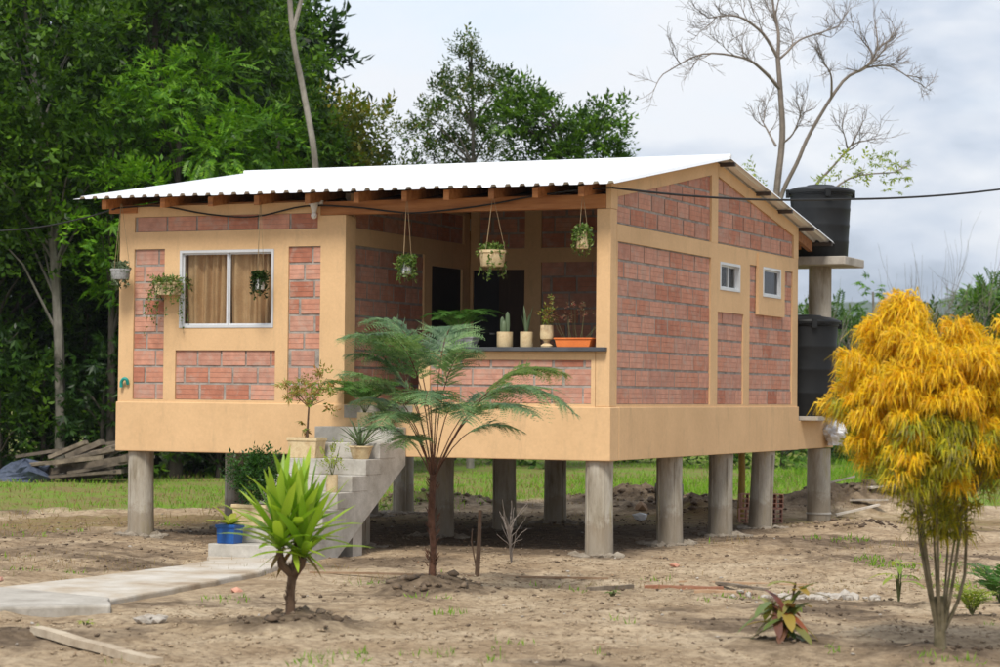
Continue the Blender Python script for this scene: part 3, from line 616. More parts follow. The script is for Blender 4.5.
# ------------------------------------------------------------------ tank stand and tanks
ts = thing('tank_stand', 'concrete column with a square slab carrying the upper water tank', 'tank stand', (-0.10, 9.38, 0))
g_ = gz(-0.1, 9.38) - 0.1
MB().lathe([(0.19, g_), (0.185, 0.6), (0.182, ZB - 0.002)], 20, wob=0.01).build('column', PILLAR, ts)
MB().lathe([(0.2, 0.12), (0.2, 0.135), (0.192, 0.15)], 20).build('collar', CONC, ts)
MB().lathe([(0.18, 1.592), (0.18, 3.0), (0.178, 3.995)], 20, wob=0.01).build('column', PILLAR, ts)
MB().box(-0.56, 0.56, -0.56, 0.56, 3.997, 4.13).build('top_slab', CONC, ts, bevel=0.015)
lg = thing('tank_ledge', 'thin concrete ledge on the beam end under the lower water tank', 'ledge', (-0.05, 8.52, 1.592))
MB().box(-0.58, 0.34, -0.56, 0.60, 0.0, 0.065).build('ledge_slab', CONC, lg, bevel=0.008)
def tank(label, loc, R, H, sc_lid=1.0):
    t_ = thing('water_tank', label, 'water tank', loc, 'black plastic water tanks')
    pr = [(R * 0.84, 0.0), (R * 0.86, 0.02)]
    for k in range(1, 4):
        z = H * k / 4; r = R * (0.86 + 0.09 * k / 4); pr += [(r, z - 0.03), (r + 0.004, z - 0.015), (r + 0.004, z + 0.015), (r, z + 0.03)]
    pr += [(R * 0.955, H - 0.05), (R * 0.99, H - 0.04), (R * 0.99, H)]
    MB().lathe(pr, 40).build('tank_body', TANK, t_)
    MB().lathe([(R * 1.05, H - 0.012), (R * 1.06, H + 0.02), (R * 1.03, H + 0.045), (R * 0.8, H + 0.085), (R * 0.45, H + 0.11), (R * 0.42, H + 0.125), (R * 0.1, H + 0.135)], 40).build('lid', TANK, t_)
    for k in range(4):
        a = k * math.pi / 2 + 0.5; MB().box(-0.04, 0.04, -0.02, 0.03, H - 0.08, H + 0.05).build('lid_clip', TANK, t_, (R * 1.03 * math.cos(a), R * 1.03 * math.sin(a), 0)).rotation_euler = (0, 0, a - math.pi / 2)
    return t_
tank('black plastic water tank up on the column slab, above the roof edge', (-0.10, 9.38, 4.132), 0.50, 1.02)
tank('taller black plastic water tank standing low against the rear wall corner', (-0.04, 8.50, 1.659), 0.485, 1.42)
wb = MB()
Vv = []; Ff = []; n = 12
for j in range(9):
    for i in range(n):
        a = 2 * math.pi * i / n; k = j / 8; r = (0.05 + 0.19 * math.sin(min(1, k * 1.15) * 2.6)) * (1 + 0.25 * math.sin(3 * a + j) + 0.12 * math.sin(5 * a + 2 * j))
        Vv.append((r * math.cos(a) * 0.8, r * math.sin(a), 0.40 * (1 - k)))
for j in range(8):
    for i in range(n): Ff.append((j * n + i, (j + 1) * n + i, (j + 1) * n + (i + 1) % n, j * n + (i + 1) % n))
Ff += [tuple(range(n)), tuple(range(8 * n, 9 * n))[::-1]]
tag(wb.add(Vv, Ff).build('plastic_bag', WHITEP, None, (0.17, 9.36, 1.20)), 'crumpled white plastic bag hung on the beam end below the lower tank', 'bag')

# ------------------------------------------------------------------ cables, hose
def sag(a, b, s, n=24):
    a, b = Vector(a), Vector(b); return [a.lerp(b, i / n) - Vector((0, 0, s * 4 * (i / n) * (1 - i / n))) for i in range(n + 1)]
tag(MB().tube(sag((0.04, -0.05, 4.445), (1.9, 3.35, 4.53), 0.06, 14) + sag((1.9, 3.35, 4.53), (3.6, 7.4, 5.02), 0.05, 14)[1:] + [Vector((5.6, 12.2, 5.85)), Vector((10.0, 22.7, 8.2)), Vector((15.2, 35.1, 11.5))], 0.014, 6).build('overhead_cable', CABLE), 'black overhead cable running off past the gable and the tanks', 'cable')
tag(MB().tube(sag((-7.02, -0.05, 4.35), (-10.6, 1.55, 4.24), 0.10) + [Vector((-13.6, 2.9, 4.35)), Vector((-20.0, 5.8, 4.8)), Vector((-27.0, 9.0, 5.6))], 0.011, 6).build('overhead_cable', CABLE), 'thin overhead cable running from the eave towards the forest', 'cable')
ev = [(-7.02, -0.05, 4.36), (-6.32, -0.05, 4.37), (-5.6, -0.05, 4.25), (-4.907, -0.05, 4.20), (-4.164, -0.05, 4.32), (-3.46, -0.05, 4.29), (-2.9, -0.05, 4.22), (-2.534, -0.05, 4.20), (-1.713, -0.05, 4.265), (-1.043, -0.05, 4.36), (-0.385, -0.05, 4.43), (0.03, -0.05, 4.445)]
def smooth(pts, n=5):
    P = [Vector(p) for p in pts]; o = []
    for i in range(len(P) - 1):
        p0, p1, p2, p3 = P[max(i - 1, 0)], P[i], P[i + 1], P[min(i + 2, len(P) - 1)]
        for k in range(n):
            t_ = k / n; o.append(0.5 * ((2 * p1) + (p2 - p0) * t_ + (2 * p0 - 5 * p1 + 4 * p2 - p3) * t_ ** 2 + (3 * p1 - p0 - 3 * p2 + p3) * t_ ** 3))
    return o + [P[-1]]
tag(MB().tube(smooth(ev), 0.012, 6).build('eave_cable', CABLE), 'black cable drooping along the rafters under the front eave', 'cable')
tag(MB().tube(smooth([(-6.80, -0.02, 2.03), (-6.80, -0.05, 2.09), (-6.84, -0.06, 2.10), (-6.88, -0.05, 2.06), (-6.89, -0.04, 1.99)]), 0.022, 8).build('hose_end', TEAL), 'short teal hose end bent out of the corner post', 'hose')

# ------------------------------------------------------------------ plant parts
def leafquads(P, D, Nn, Ln, Wd):       # diamond leaves: P base, D direction, Nn normal
    D = D / np.linalg.norm(D, axis=1, keepdims=True); S = np.cross(D, Nn); S /= np.linalg.norm(S, axis=1, keepdims=True) + 1e-9
    Ln = np.asarray(Ln).reshape(-1, 1) * np.ones((len(P), 1)); Wd = np.asarray(Wd).reshape(-1, 1) * np.ones((len(P), 1))
    mid = P + D * Ln * 0.45; dr = np.cross(S, D) * Wd * 0.25
    Vv = np.stack([P, mid + S * Wd / 2 - dr, P + D * Ln, mid - S * Wd / 2 - dr], 1)
    return Vv.reshape(-1, 3), np.arange(len(P) * 4).reshape(-1, 4)
def rdir(n, up=0.0, r=rng):
    d = r.normal(size=(n, 3)); d[:, 2] += up; return d / np.linalg.norm(d, axis=1, keepdims=True)
def tmpl(kind_):
    P = []; D = []; Ln = []; Wd = []
    if kind_ == 'pinnate':
        for k in range(6):
            x = 0.15 + 0.15 * k
            for s in (-1, 1): P.append((x, 0, -0.22 * x * x)); D.append((0.6, s * 0.8, -0.28)); Ln.append(0.36 - 0.025 * abs(k - 2)); Wd.append(0.13)
        P.append((0.95, 0, -0.2)); D.append((1, 0, -0.4)); Ln.append(0.3); Wd.append(0.12)
    elif kind_ == 'palmate':
        for k in range(8):
            a = 2 * math.pi * k / 8; P.append((0.35, 0, 0)); D.append((math.cos(a) + 0.25, math.sin(a), -0.35 - 0.25 * (k % 3))); Ln.append(0.62 - 0.12 * (k % 3)); Wd.append(0.135)
    else:
        for k in range(7):
            a = k * 2.4; x = 0.1 + 0.13 * k; P.append((x, 0, 0)); D.append((0.55, math.cos(a) * 0.8, math.sin(a) * 0.6)); Ln.append(0.42); Wd.append(0.2)
    P = np.array(P); D = np.array(D, dtype=float); Nn = np.tile((0.1, 0.05, 1.0), (len(P), 1))
    return leafquads(P, D, Nn, np.array(Ln), np.array(Wd))
TM = {k: tmpl(k) for k in ('pinnate', 'palmate', 'ovate')}
def inst(T, P, D, Up, S):
    V0, F0 = T; D = D / np.linalg.norm(D, axis=1, keepdims=True); Y = np.cross(Up, D); Y /= np.linalg.norm(Y, axis=1, keepdims=True) + 1e-9; Z = np.cross(D, Y)
    Vv = P[:, None] + S[:, None, None] * (V0[None, :, 0:1] * D[:, None] + V0[None, :, 1:2] * Y[:, None] + V0[None, :, 2:3] * Z[:, None])
    Ff = F0[None] + (np.arange(len(P)) * len(V0))[:, None, None]
    return Vv.reshape(-1, 3), Ff.reshape(-1, 4)
def crown(lobes, nspray, size, kinds, r, droop=0.25, flat=0.75):
    Vs = []; Fs = []; n0 = 0
    for (c_, rad) in lobes:
        n = max(4, int(nspray * rad ** 2)); d = rdir(n, 0.45, r); rr = rad * (0.35 + 0.65 * r.random((n, 1)) ** 0.6)
        P = np.array(c_) + d * rr * np.array([1, 1, flat]); D = d + rdir(n, 0, r) * 0.55; D[:, 2] -= droop
        Up = np.tile((0, 0, 1.0), (n, 1)) + rdir(n, 0, r) * 0.35; S = size * (0.65 + 0.7 * r.random(n))
        Vv, Ff = inst(TM[kinds[r.integers(len(kinds))]], P, D, Up, S); Vs.append(Vv); Fs.append(Ff + n0); n0 += len(Vv)
    return np.concatenate(Vs), np.concatenate(Fs)
def tree(name, label, cat, group, xy, H, R, leaf, bark, seed, base=0.25, nl=46, size=0.5, dens=34, kinds=('pinnate',), tr=0.16, lean=(0, 0), lobe=0.33, low=None):
    r = np.random.default_rng(seed); x, y = xy; z = gz(x, y) - 0.05
    t_ = thing(name, label, cat, (x, y, z), group); mb = MB()
    tp = [Vector((lean[0] * k * k * H + 0.12 * math.sin(seed + 4 * k) * k, lean[1] * k * k * H + 0.12 * math.cos(seed * 2 + 3 * k) * k, H * 0.92 * k)) for k in np.linspace(0, 1, 9)]
    mb.tube(tp, [tr * (1.25 - 1.1 * k) + 0.01 for k in np.linspace(0, 1, 9)], 8)
    lobes = []; zc = H * (base + 1) / 2; rz = H * (1 - base) / 2
    for i in range(nl):
        for _ in range(30):
            d = r.normal(size=3); d /= np.linalg.norm(d); k = 0.35 + 0.6 * r.random() ** 0.5
            zz = zc + d[2] * rz * k
            wr = R * (0.55 + 0.45 * math.sin(math.pi * min(1, max(0, (zz - H * base) / (H * (1 - base)) * 0.85 + 0.12))))
            p_ = np.array([d[0] * wr * k, d[1] * wr * k, zz]); break
        kk = min(0.98, max(0.0, zz / (H * 0.92))); ax = tp[int(kk * 8)].lerp(tp[min(8, int(kk * 8) + 1)], kk * 8 - int(kk * 8))
        p_[0] += ax.x; p_[1] += ax.y; rad = R * lobe * (0.6 + 0.7 * r.random()); lobes.append((p_, rad))
        if i % 2 == 0:
            k0 = max(0.12, kk - 0.18); a0 = tp[int(k0 * 8)].lerp(tp[min(8, int(k0 * 8) + 1)], k0 * 8 - int(k0 * 8)); e = Vector(p_)
            m_ = a0.lerp(e, 0.55) + Vector((0, 0, 0.12 * (e - a0).length)); b0 = tr * 0.35 * (1.1 - kk) + 0.012
            mb.tube([a0, m_, e], [b0, b0 * 0.65, 0.008], 5)
    mb.build('trunk', bark, t_)
    Vv, Ff = crown(lobes, dens, size, kinds, r); o = obj('crown', mesh_np('crown', Vv, Ff), leaf, t_)
    return t_
# ------------------------------------------------------------------ forest on the left
FG = 'forest trees behind the woodpile'
FL = 'tall dense dark green forest tree behind the woodpile'
tree('forest_tree', 'dense dark forest tree overhanging the tarp bundle', 'tree', FG, plot(-11.9, 54), 14.0, 3.0, LF_FOREST, BARKD, 101, 0.12, 66, 0.45, 56, ('ovate', 'palmate'))
tree('forest_tree', 'forest tree with a long pale bent trunk near the woodpile', 'tree', None, plot(-9.75, 52.6), 13.5, 2.3, LF_FOREST, BARK, 102, 0.3, 56, 0.45, 60, ('ovate',), 0.105, (-0.093 * RX, -0.093 * RY))
tree('forest_tree', 'tall forest tree with finger-like leaf whorls right behind the lighter feathery tree', 'tree', FG, plot(-8.4, 57), 15.0, 3.0, LF_FOREST, BARKD, 103, 0.15, 64, 0.5, 44, ('palmate', 'ovate'))
tree('forest_tree', 'lighter green feathery forest tree in front of the dark ones', 'tree', None, plot(-7.3, 53.4), 9.9, 2.3, LF_BRIGHT, BARKD, 104, 0.3, 50, 0.44, 56, ('palmate', 'pinnate'), 0.13)
tree('forest_tree', 'tall dark forest tree with a narrow crown behind the mid green leafy tree', 'tree', FG, plot(-6.6, 58), 14.2, 2.1, LF_FOREST, BARKD, 105, 0.15, 60, 0.45, 56, ('ovate',))
tree('forest_tree', 'mid green leafy tree rising just behind the roof near the slim pale trunk', 'tree', None, plot(-5.2, 54.5), 8.7, 1.55, LF_BRIGHT, BARKD, 106, 0.2, 40, 0.5, 34, ('ovate',))
tree('forest_tree', 'tall dark forest tree whose crown edge meets the sky by the slim leaning trunk', 'tree', FG, plot(-5.75, 60), 12.6, 1.35, LF_FOREST, BARKD, 107, 0.2, 54, 0.40, 100, ('ovate',), lobe=0.4)
tree('forest_tree', 'olive green tree at the edge of the forest above the roof', 'tree', None, plot(-3.75, 57), 9.2, 1.6, LF_OLIVE, BARKD, 108, 0.15, 64, 0.38, 130, ('ovate',), lobe=0.42)
tree('forest_tree', 'small dark tree closing the forest edge beside the airy tree', 'tree', None, plot(-2.9, 61), 8.4, 1.25, LF_DARK, BARKD, 109, 0.15, 54, 0.38, 130, ('ovate',), lobe=0.42)
tree('forest_tree', 'leafy mid green forest tree right beside the slim leaning trunk', 'tree', None, plot(-4.6, 55.5), 9.8, 1.1, LF_FOREST, BARKD, 114, 0.2, 50, 0.40, 120, ('ovate', 'palmate'), lobe=0.42)
tree('forest_tree', 'bright leafy young tree overhanging the pale bent trunk', 'tree', None, plot(-8.55, 52.0), 8.9, 1.35, LF_BRIGHT, BARKD, 115, 0.45, 34, 0.38, 80, ('palmate', 'ovate'), 0.08)
tree('forest_tree', FL, 'tree', FG, plot(-14.0, 56), 14.0, 3.0, LF_FOREST, BARKD, 110, 0.1, 56, 0.5, 46, ('ovate', 'palmate'))
tree('forest_tree', FL, 'tree', FG, plot(-10.0, 63), 16.0, 3.8, LF_DARK, BARKD, 111, 0.08, 60, 0.75, 22, ('ovate',))
tree('forest_tree', FL, 'tree', FG, plot(-7.6, 65), 14.0, 2.6, LF_DARK, BARKD, 112, 0.08, 60, 0.7, 24, ('ovate',))
for e_, n_, sd_ in ((-12.5, 68, 116), (-9.3, 70, 117), (-6.6, 69, 118)): tree('forest_tree', FL, 'tree', FG, plot(e_, n_), 16.5 if sd_ < 118 else 14.0, 3.4 if sd_ < 118 else 2.4, LF_DARK, BARKD, sd_, 0.05, 70, 0.8, 34, ('ovate',), lobe=0.4)
tree('forest_tree', FL, 'tree', FG, plot(-14.5, 64), 15.0, 3.6, LF_DARK, BARKD, 113, 0.08, 50, 0.75, 22, ('ovate',))
for k in range(13):
    e = -12.6 + k * 0.78; n = 53.2 + 1.2 * math.sin(k * 2.1) + (1.5 if k > 6 else 0)
    tree('forest_shrub', 'dark leafy undergrowth shrub at the foot of the forest', 'shrub', 'undergrowth shrubs below the forest', plot(e, n), 2.6 + 1.6 * (0.5 + 0.5 * math.sin(k * 3.7)), 1.15, LF_DARK if k % 3 else LF_FOREST, BARKD, 200 + k, 0.0, 20, 0.42, 46, (('ovate',), ('pinnate',), ('palmate',))[k % 3], 0.05, lobe=0.42)
for k in range(11):
    e = -15.5 + k * 1.15; n = 58.5 + 1.5 * math.sin(k * 1.9)
    tree('forest_shrub', 'tall dark thicket shrub filling the inside of the forest', 'shrub', 'thicket shrubs inside the forest', plot(e, n), 5.2 + 1.2 * math.sin(k * 2.3), 1.5, LF_DARK, BARKD, 270 + k, 0.0, 26, 0.6, 34, ('ovate',), 0.06, lobe=0.42)
for k in range(9):
    e = -2.8 + k * 1.5; n = 66 + 3 * math.sin(k * 1.7)
    tree('forest_shrub', 'low green shrub at the far side of the grass behind the house', 'shrub', 'shrubs across the grass behind the house', plot(e, n), 3.0 + 0.8 * math.sin(k * 2.7), 1.3, LF_FAR if k % 2 else LF_FOREST, BARKD, 240 + k, 0.0, 18, 0.5, 40, ('ovate',), 0.05, lobe=0.42)
# slim pale trunk leaning in front of the forest
x, y = plot(-4.15, 52.2); sl = thing('slim_tree', 'slim pale trunk leaning up in front of the forest, almost leafless', 'tree', (x, y, gz(x, y)))
mb = MB(); sp_ = [Vector((RX * a, RY * a, b)) for a, b in ((0.3, 0), (0.2, 3), (0.1, 5.5), (0.0, 7.2), (-0.28, 8.7), (-0.55, 10.2), (-0.8, 13.8))]
mb.tube(smooth(sp_, 4), list(np.linspace(0.09, 0.055, 25)), 8); mb.tube([Vector((RX * -0.5, RY * -0.5, 10.0)), Vector((RX * -0.3, RY * -0.3, 10.8)), Vector((RX * -0.2, RY * -0.2, 12.6))], [0.06, 0.045, 0.03], 6)
mb.build('trunk', BARK, sl)
Vv, Ff = crown([((RX * -0.6 + a, RY * -0.6 + b, c_), 0.8) for a, b, c_ in ((0, 0, 13.8), (0.7, 0.3, 13.2), (-0.8, -0.2, 13.6), (0.2, -0.7, 13.3))], 60, 0.4, ('ovate',), np.random.default_rng(8))
obj('crown', mesh_np('crown', Vv, Ff), LF_FOREST, sl)
# trees standing against the sky behind the roof
def lobetree(name, label, cat, xy, leaf, bark, seed, trunk, lobes, size, dens, kinds, tr=0.1):
    r = np.random.default_rng(seed); x, y = xy; t_ = thing(name, label, cat, (x, y, gz(x, y) - 0.05)); mb = MB()
    P3 = lambda a, b, d=0.0: Vector((RX * a + FX * d, RY * a + FY * d, b))
    tp = [P3(a, b) for a, b in trunk]; sm_ = smooth(tp, 4); mb.tube(sm_, list(np.linspace(tr, tr * 0.25, len(sm_))), 7)
    ls = []
    for (a, b, rad) in lobes:
        d = float(r.uniform(-0.9, 0.9)); e = P3(a, b, d); ls.append((np.array(e), rad))
        s_ = min(sm_, key=lambda q: abs(q.z - (b - 1.0)) + (q - e).length * 0.3)
        mb.tube([s_, s_.lerp(e, 0.5) + Vector((0, 0, 0.15)), e], [tr * 0.35, tr * 0.22, 0.008], 5)
    mb.build('trunk', bark, t_); Vv, Ff = crown(ls, dens, size, kinds, r, 0.15, 0.8); obj('crown', mesh_np('crown', Vv, Ff), leaf, t_); return t_
r_ = random.Random(3)
lA = [(-0.1, 11.1, .35), (-0.05, 10.6, .45), (0.3, 10.3, .35), (-0.45, 10.2, .4), (-0.75, 9.9, .38), (0.75, 10.15, .4), (0.95, 9.7, .35), (0.5, 9.6, .45), (-0.1, 9.7, .5), (-0.65, 9.2, .45), (-1.15, 9.2, .38), (-1.4, 8.7, .38), (0.1, 9.0, .5), (0.6, 8.9, .45), (-0.5, 8.4, .5), (-1.0, 8.1, .42), (0.1, 8.2, .5), (0.7, 8.1, .45), (-1.45, 7.7, .4), (-0.3, 7.4, .55), (0.5, 7.3, .5), (-1.0, 7.2, .45), (-1.6, 7.0, .35), (0.0, 6.6, .5), (-0.7, 6.5, .5)]
lobetree('airy_tree', 'tall airy tree with sparse foliage against the sky behind the roof', 'tree', plot(-0.85, 62), LF_SKYL, BARK, 301, [(0.1, 0), (0.0, 4), (0.1, 8), (0.0, 11.3)], lA, 0.30, 290, ('ovate',), 0.11)
lB = [(-1.0, 9.7, .45), (-0.6, 9.4, .45), (-0.3, 9.6, .3), (-0.9, 9.1, .5), (-1.4, 8.9, .45), (-0.3, 8.9, .5), (0.2, 8.5, .55), (-0.8, 8.3, .5), (0.7, 8.8, .42), (0.9, 9.2, .35), (1.35, 9.1, .38), (1.5, 8.7, .4), (1.0, 8.4, .5), (0.4, 8.0, .5), (-0.3, 7.8, .45), (1.3, 8.0, .45), (1.7, 7.7, .35), (0.8, 7.5, .4), (0.0, 7.2, .4), (-0.9, 7.4, .4), (0.5, 6.6, .5), (-0.4, 6.4, .5)]
lobetree('leafy_tree', 'leafy spreading tree to the right of the airy tree, dark green against the sky', 'tree', plot(1.35, 60), LF_FOREST, BARKD, 302, [(0, 0), (0.05, 4), (0.2, 7), (0.1, 9)], lB, 0.38, 300, ('ovate', 'palmate'), 0.12)

# bare tree behind the tanks
def twigs(mb, p, d, ln, rad, lev, r, spread=0.6, up=0.12):
    n = 4; pts = [Vector(p)]; dd_ = Vector(d).normalized()
    for i in range(n):
        dd_ = (dd_ + Vector(r.normal(size=3)) * 0.16 + Vector((0, 0, up * 0.5))).normalized(); pts.append(pts[-1] + dd_ * ln / n)
    mb.tube(pts, list(np.linspace(rad, max(0.0038, rad * 0.4), n + 1)), 5 if rad > 0.02 else 3, cap=False)
    if lev <= 0: return
    for i in range(1, n + 1):
        for _ in range(2 if lev > 1 else 3):
            if r.random() < 0.42: continue
            nd = (dd_ + Vector(r.normal(size=3)) * spread + Vector((0, 0, up))).normalized()
            twigs(mb, pts[i], nd, ln * (0.55 + 0.35 * r.random()), max(0.0042, rad * 0.45), lev - 1, r, spread, up)
x, y = plot(6.0, 52); bt = thing('bare_tree', 'tall leafless tree with a forked trunk standing behind the house and tanks', 'tree', (x, y, gz(x, y) - 0.05))
r = np.random.default_rng(77); mb = MB(); Pb = lambda a, b, d=0.0: Vector((RX * a + FX * d, RY * a + FY * d, b))
def limb(pts, r0_, r1_, sub=(), lev=2, ln=0.9, up=0.1, sp_=0.55):
    P_ = smooth([Pb(*q) for q in pts], 4); mb.tube(P_, list(np.linspace(r0_, r1_, len(P_))), 6, cap=False)
    for k in sub:
        i = int(k * (len(P_) - 1)); tdir = (P_[min(i + 1, len(P_) - 1)] - P_[max(i - 1, 0)]).normalized()
        twigs(mb, P_[i], tdir + Vector(r.normal(size=3)) * 0.5, ln, r1_ * 0.9 + 0.006, lev, r, sp_, up)
limb([(-0.05, 0), (-0.1, 3), (0.05, 6.2), (0.19, 7.7), (0.15, 8.63), (0.08, 9.5)], 0.095, 0.05)
limb([(0.08, 9.5), (0.1, 10.1, 0.1), (-0.02, 10.8, 0.2), (0.0, 11.8, 0.2)], 0.045, 0.016, (0.3, 0.45, 0.55, 0.65, 0.75, 0.85, 1), 2, 0.75)
limb([(0.08, 9.5), (-0.27, 10.0, -0.2), (-0.73, 10.3, -0.4), (-1.1, 10.35, -0.5), (-1.5, 10.27, -0.6)], 0.04, 0.012, (0.3, 0.45, 0.6, 0.7, 0.8, 0.9, 1), 2, 0.5)
limb([(0.08, 9.45), (0.3, 9.65, 0.2), (0.6, 9.95, 0.3), (1.1, 10.15, 0.5), (1.5, 10.3, 0.6)], 0.035, 0.012, (0.4, 0.55, 0.7, 0.85, 1), 2, 0.5)
limb([(0.14, 8.8), (-0.25, 9.15, -0.3), (-0.73, 9.4, -0.6), (-1.66, 9.45, -0.8), (-2.5, 9.0, -0.9)], 0.045, 0.012, (0.35, 0.5, 0.6, 0.7, 0.8, 0.9, 1), 2, 0.5)
limb([(0.05, 7.55), (-0.08, 7.85, 0.2), (-0.2, 8.1, 0.3)], 0.03, 0.012, (0.6, 0.8, 1, 1), 2, 0.42)
limb([(0.19, 7.6), (0.40, 7.8, -0.2), (0.55, 8.2, -0.3)], 0.025, 0.012, (0.6, 0.8, 1, 1), 2, 0.42)
limb([(-0.02, 5.6), (0.19, 6.5, -0.1), (0.48, 7.15, -0.3), (0.78, 7.85, -0.4), (1.45, 8.93, -0.5), (1.93, 9.22, -0.6), (2.19, 9.62, -0.6)], 0.055, 0.022, (0.78, 0.84, 0.9, 0.95, 1, 1), 2, 0.55)
limb([(1.93, 9.22, -0.6), (2.5, 9.3, -0.3), (3.05, 9.0, -0.2)], 0.025, 0.01, (0.4, 0.6, 0.8, 1), 2, 0.42)
limb([(1.2, 8.55, -0.5), (1.15, 9.0, -0.8), (1.0, 9.25, -0.9)], 0.03, 0.012, (0.5, 0.8, 1), 2, 0.4)
limb([(0.2, 4.9), (0.85, 6.5, 0.3), (1.38, 7.15, 0.5), (1.8, 7.64, 0.6)], 0.04, 0.018, (0.85, 0.95, 1, 1), 2, 0.55)
limb([(0.3, 5.0), (0.9, 6.1, -0.3), (1.6, 6.8, -0.4), (2.6, 6.95, -0.4)], 0.035, 0.012, (0.7, 1), 1, 0.3)
mb.build('trunk', BARKR, bt)
Vv, Ff = crown([(np.array(Pb(a, b, c_)), q) for a, b, c_, q in ((1.31, 6.85, -0.3, .25), (1.64, 7.05, -0.4, .3), (2.1, 7.05, -0.4, .3), (2.37, 7.2, -0.4, .27), (2.7, 7.0, -0.4, .25), (2.63, 6.64, -0.4, .2), (-0.6, 7.05, 0.0, .2), (-0.4, 6.9, 0.1, .15))], 190, 0.24, ('ovate', 'palmate'), np.random.default_rng(5))
obj('crown', mesh_np('crown', Vv, Ff), LF_YELG, bt)
# scrub, thin bare shrubs and hills on the right
for k, (e, n, H, R, lf) in enumerate([(11.0, 84, 5.2, 1.6, LF_FAR), (12.6, 88, 5.4, 1.9, LF_FAR), (13.9, 84, 5.0, 1.7, LF_FAR), (15.4, 86, 5.8, 1.9, LF_FOREST), (16.6, 82, 5.6, 1.6, LF_FOREST), (18.0, 85, 6.5, 2.0, LF_FAR), (19.6, 83, 6.3, 2.0, LF_FOREST), (12.0, 78, 3.2, 1.5, LF_FAR), (14.8, 78, 3.3, 1.6, LF_FOREST), (17.2, 77, 3.4, 1.6, LF_FAR), (9.6, 86, 4.6, 1.8, LF_FAR), (10.4, 72, 2.6, 0.9, LF_FAR)]):
    tree('scrub_tree', 'bushy green scrub tree beyond the grass behind the yellow shrub', 'tree', 'scrub trees beyond the grass', plot(e, n), H, R, lf, BARKD, 400 + k, 0.0, 34, 0.55, 60, ('ovate', 'pinnate'), 0.08, lobe=0.4)
for k, (e, n, H) in enumerate([(12.9, 80, 8.2), (14.3, 79, 8.6), (15.6, 81, 8.4), (9.7, 72, 7.0)]):
    x, y = plot(e, n); b_ = thing('bare_shrub', 'thin leafless shrub with upright twigs rising over the scrub', 'shrub', (x, y, gz(x, y)), 'leafless shrubs over the scrub'); mb = MB(); rr = np.random.default_rng(500 + k)
    for j in range(6 if k < 3 else 3): twigs(mb, (rr.normal() * 0.3, rr.normal() * 0.3, -0.05), (rr.normal() * 0.25, rr.normal() * 0.25, 1), H * (0.30 + 0.14 * rr.random()), 0.035, 2, rr, 0.42, 0.2)
    mb.build('trunk', BARKR, b_)
x, y = plot(11.4, 72); q = thing('slender_tree', 'slender pale stem with a small leaf tuft beside the upper tank', 'tree', (x, y, gz(x, y)))
MB().tube([(0, 0, 0), (0.05, 0, 2.5), (-0.03, 0, 5.2)], [0.07, 0.06, 0.03], 6).build('trunk', BARK, q)
Vv, Ff = crown([(np.array((0, 0, 5.3)), 0.33), (np.array((-0.15, 0, 5.5)), 0.25)], 80, 0.35, ('palmate',), np.random.default_rng(6)); obj('crown', mesh_np('crown', Vv, Ff), LF_BRIGHT, q)
HILL = solid('forested_hill', [(0.03, 0.06, 0.03), (0.05, 0.09, 0.04)], 0.02, 0.95, 0)
Vv = []; hn = 90
for j in range(12):
    for i in range(hn):
        e = -900 + 2600 * i / (hn - 1); n = 2600 + 25 * j; hgt = 2.3 * (26 + 34 * float(vnoise(np.array([e * 0.006]), np.array([2.0]), 3)[0]) + 14 * float(vnoise(np.array([e * 0.02]), np.array([j * 0.5]), 4)[0])) * math.sin(math.pi * min(1, j / 8) * 0.5)
        x, y = plot(e, n); Vv.append((x, y, -2 + hgt))
Ff = [(j * hn + i, j * hn + i + 1, (j + 1) * hn + i + 1, (j + 1) * hn + i) for j in range(11) for i in range(hn - 1)]
mb = MB().add(Vv, Ff); mb.sm = True; kind(mb.build('hills', HILL), 'structure')

# ------------------------------------------------------------------ grass
def blades(name, n, emin, emax, nmin, nmax, hmin, hmax, m_, label, test, seed, wd=0.012):
    r = np.random.default_rng(seed); nn = nmin + (nmax - nmin) * r.random(n); e = (emin + (emax - emin) * r.random(n)) * nn / nmax
    x = CAM.x + FX * nn + RX * e; y = CAM.y + FY * nn + RY * e; k = test(x, y, r); x, y, nn = x[k], y[k], nn[k]; z = ground_h(x, y) - 0.01
    P = np.stack([x, y, z], 1); D = rdir(len(P), 2.2, r); H = (hmin + (hmax - hmin) * r.random(len(P))) * np.clip(0.65 + (x + 12) * 0.1, 0.6, 1) * (0.5 + 0.9 * fbm(x * 0.4, y * 0.4, 3, 88))
    Vv, Ff = leafquads(P, D, rdir(len(P), 0, r), H, wd * nn / 35)
    o = kind(obj(name, mesh_np(name, Vv, Ff), m_), 'stuff'); tag(o, label, 'grass'); return o
blades('grass', 90000, -17, 17, 36, 75, 0.06, 0.28, GRASSM, 'bright green grass growing behind the house', lambda x, y, r: r.random(len(x)) < grass_amount(x, y) * np.clip((fbm(x * 0.35, y * 0.35, 3, 123) - 0.32) * 4.5, 0.1, 1) * np.clip(0.35 + (x + 12) * 0.12, 0.3, 1), 11)
blades('dry_grass', 22000, -16, 16, 30, 58, 0.05, 0.2, DRYM, 'dry straw-coloured tufts among the green grass', lambda x, y, r: r.random(len(x)) < (0.5 * grass_amount(x, y) + 0.8 * (x < -7.4) * np.clip(fbm(x * 0.6, y * 0.6, 3, 7) * 2.4 - 0.8, 0, 1)), 13, 0.012)
blades('dry_grass', 16000, -9.5, 9.5, 24, 46, 0.03, 0.12, DRYM, 'short dry grass and weeds on the trampled soil', lambda x, y, r: (fbm(x * 0.7, y * 0.7, 3, 99) > 0.58) & (grass_amount(x, y) < 0.6) & ~((x > -7.2) & (x < 0.3) & (y > -3.1) & (y < 8.5)), 12, 0.009)
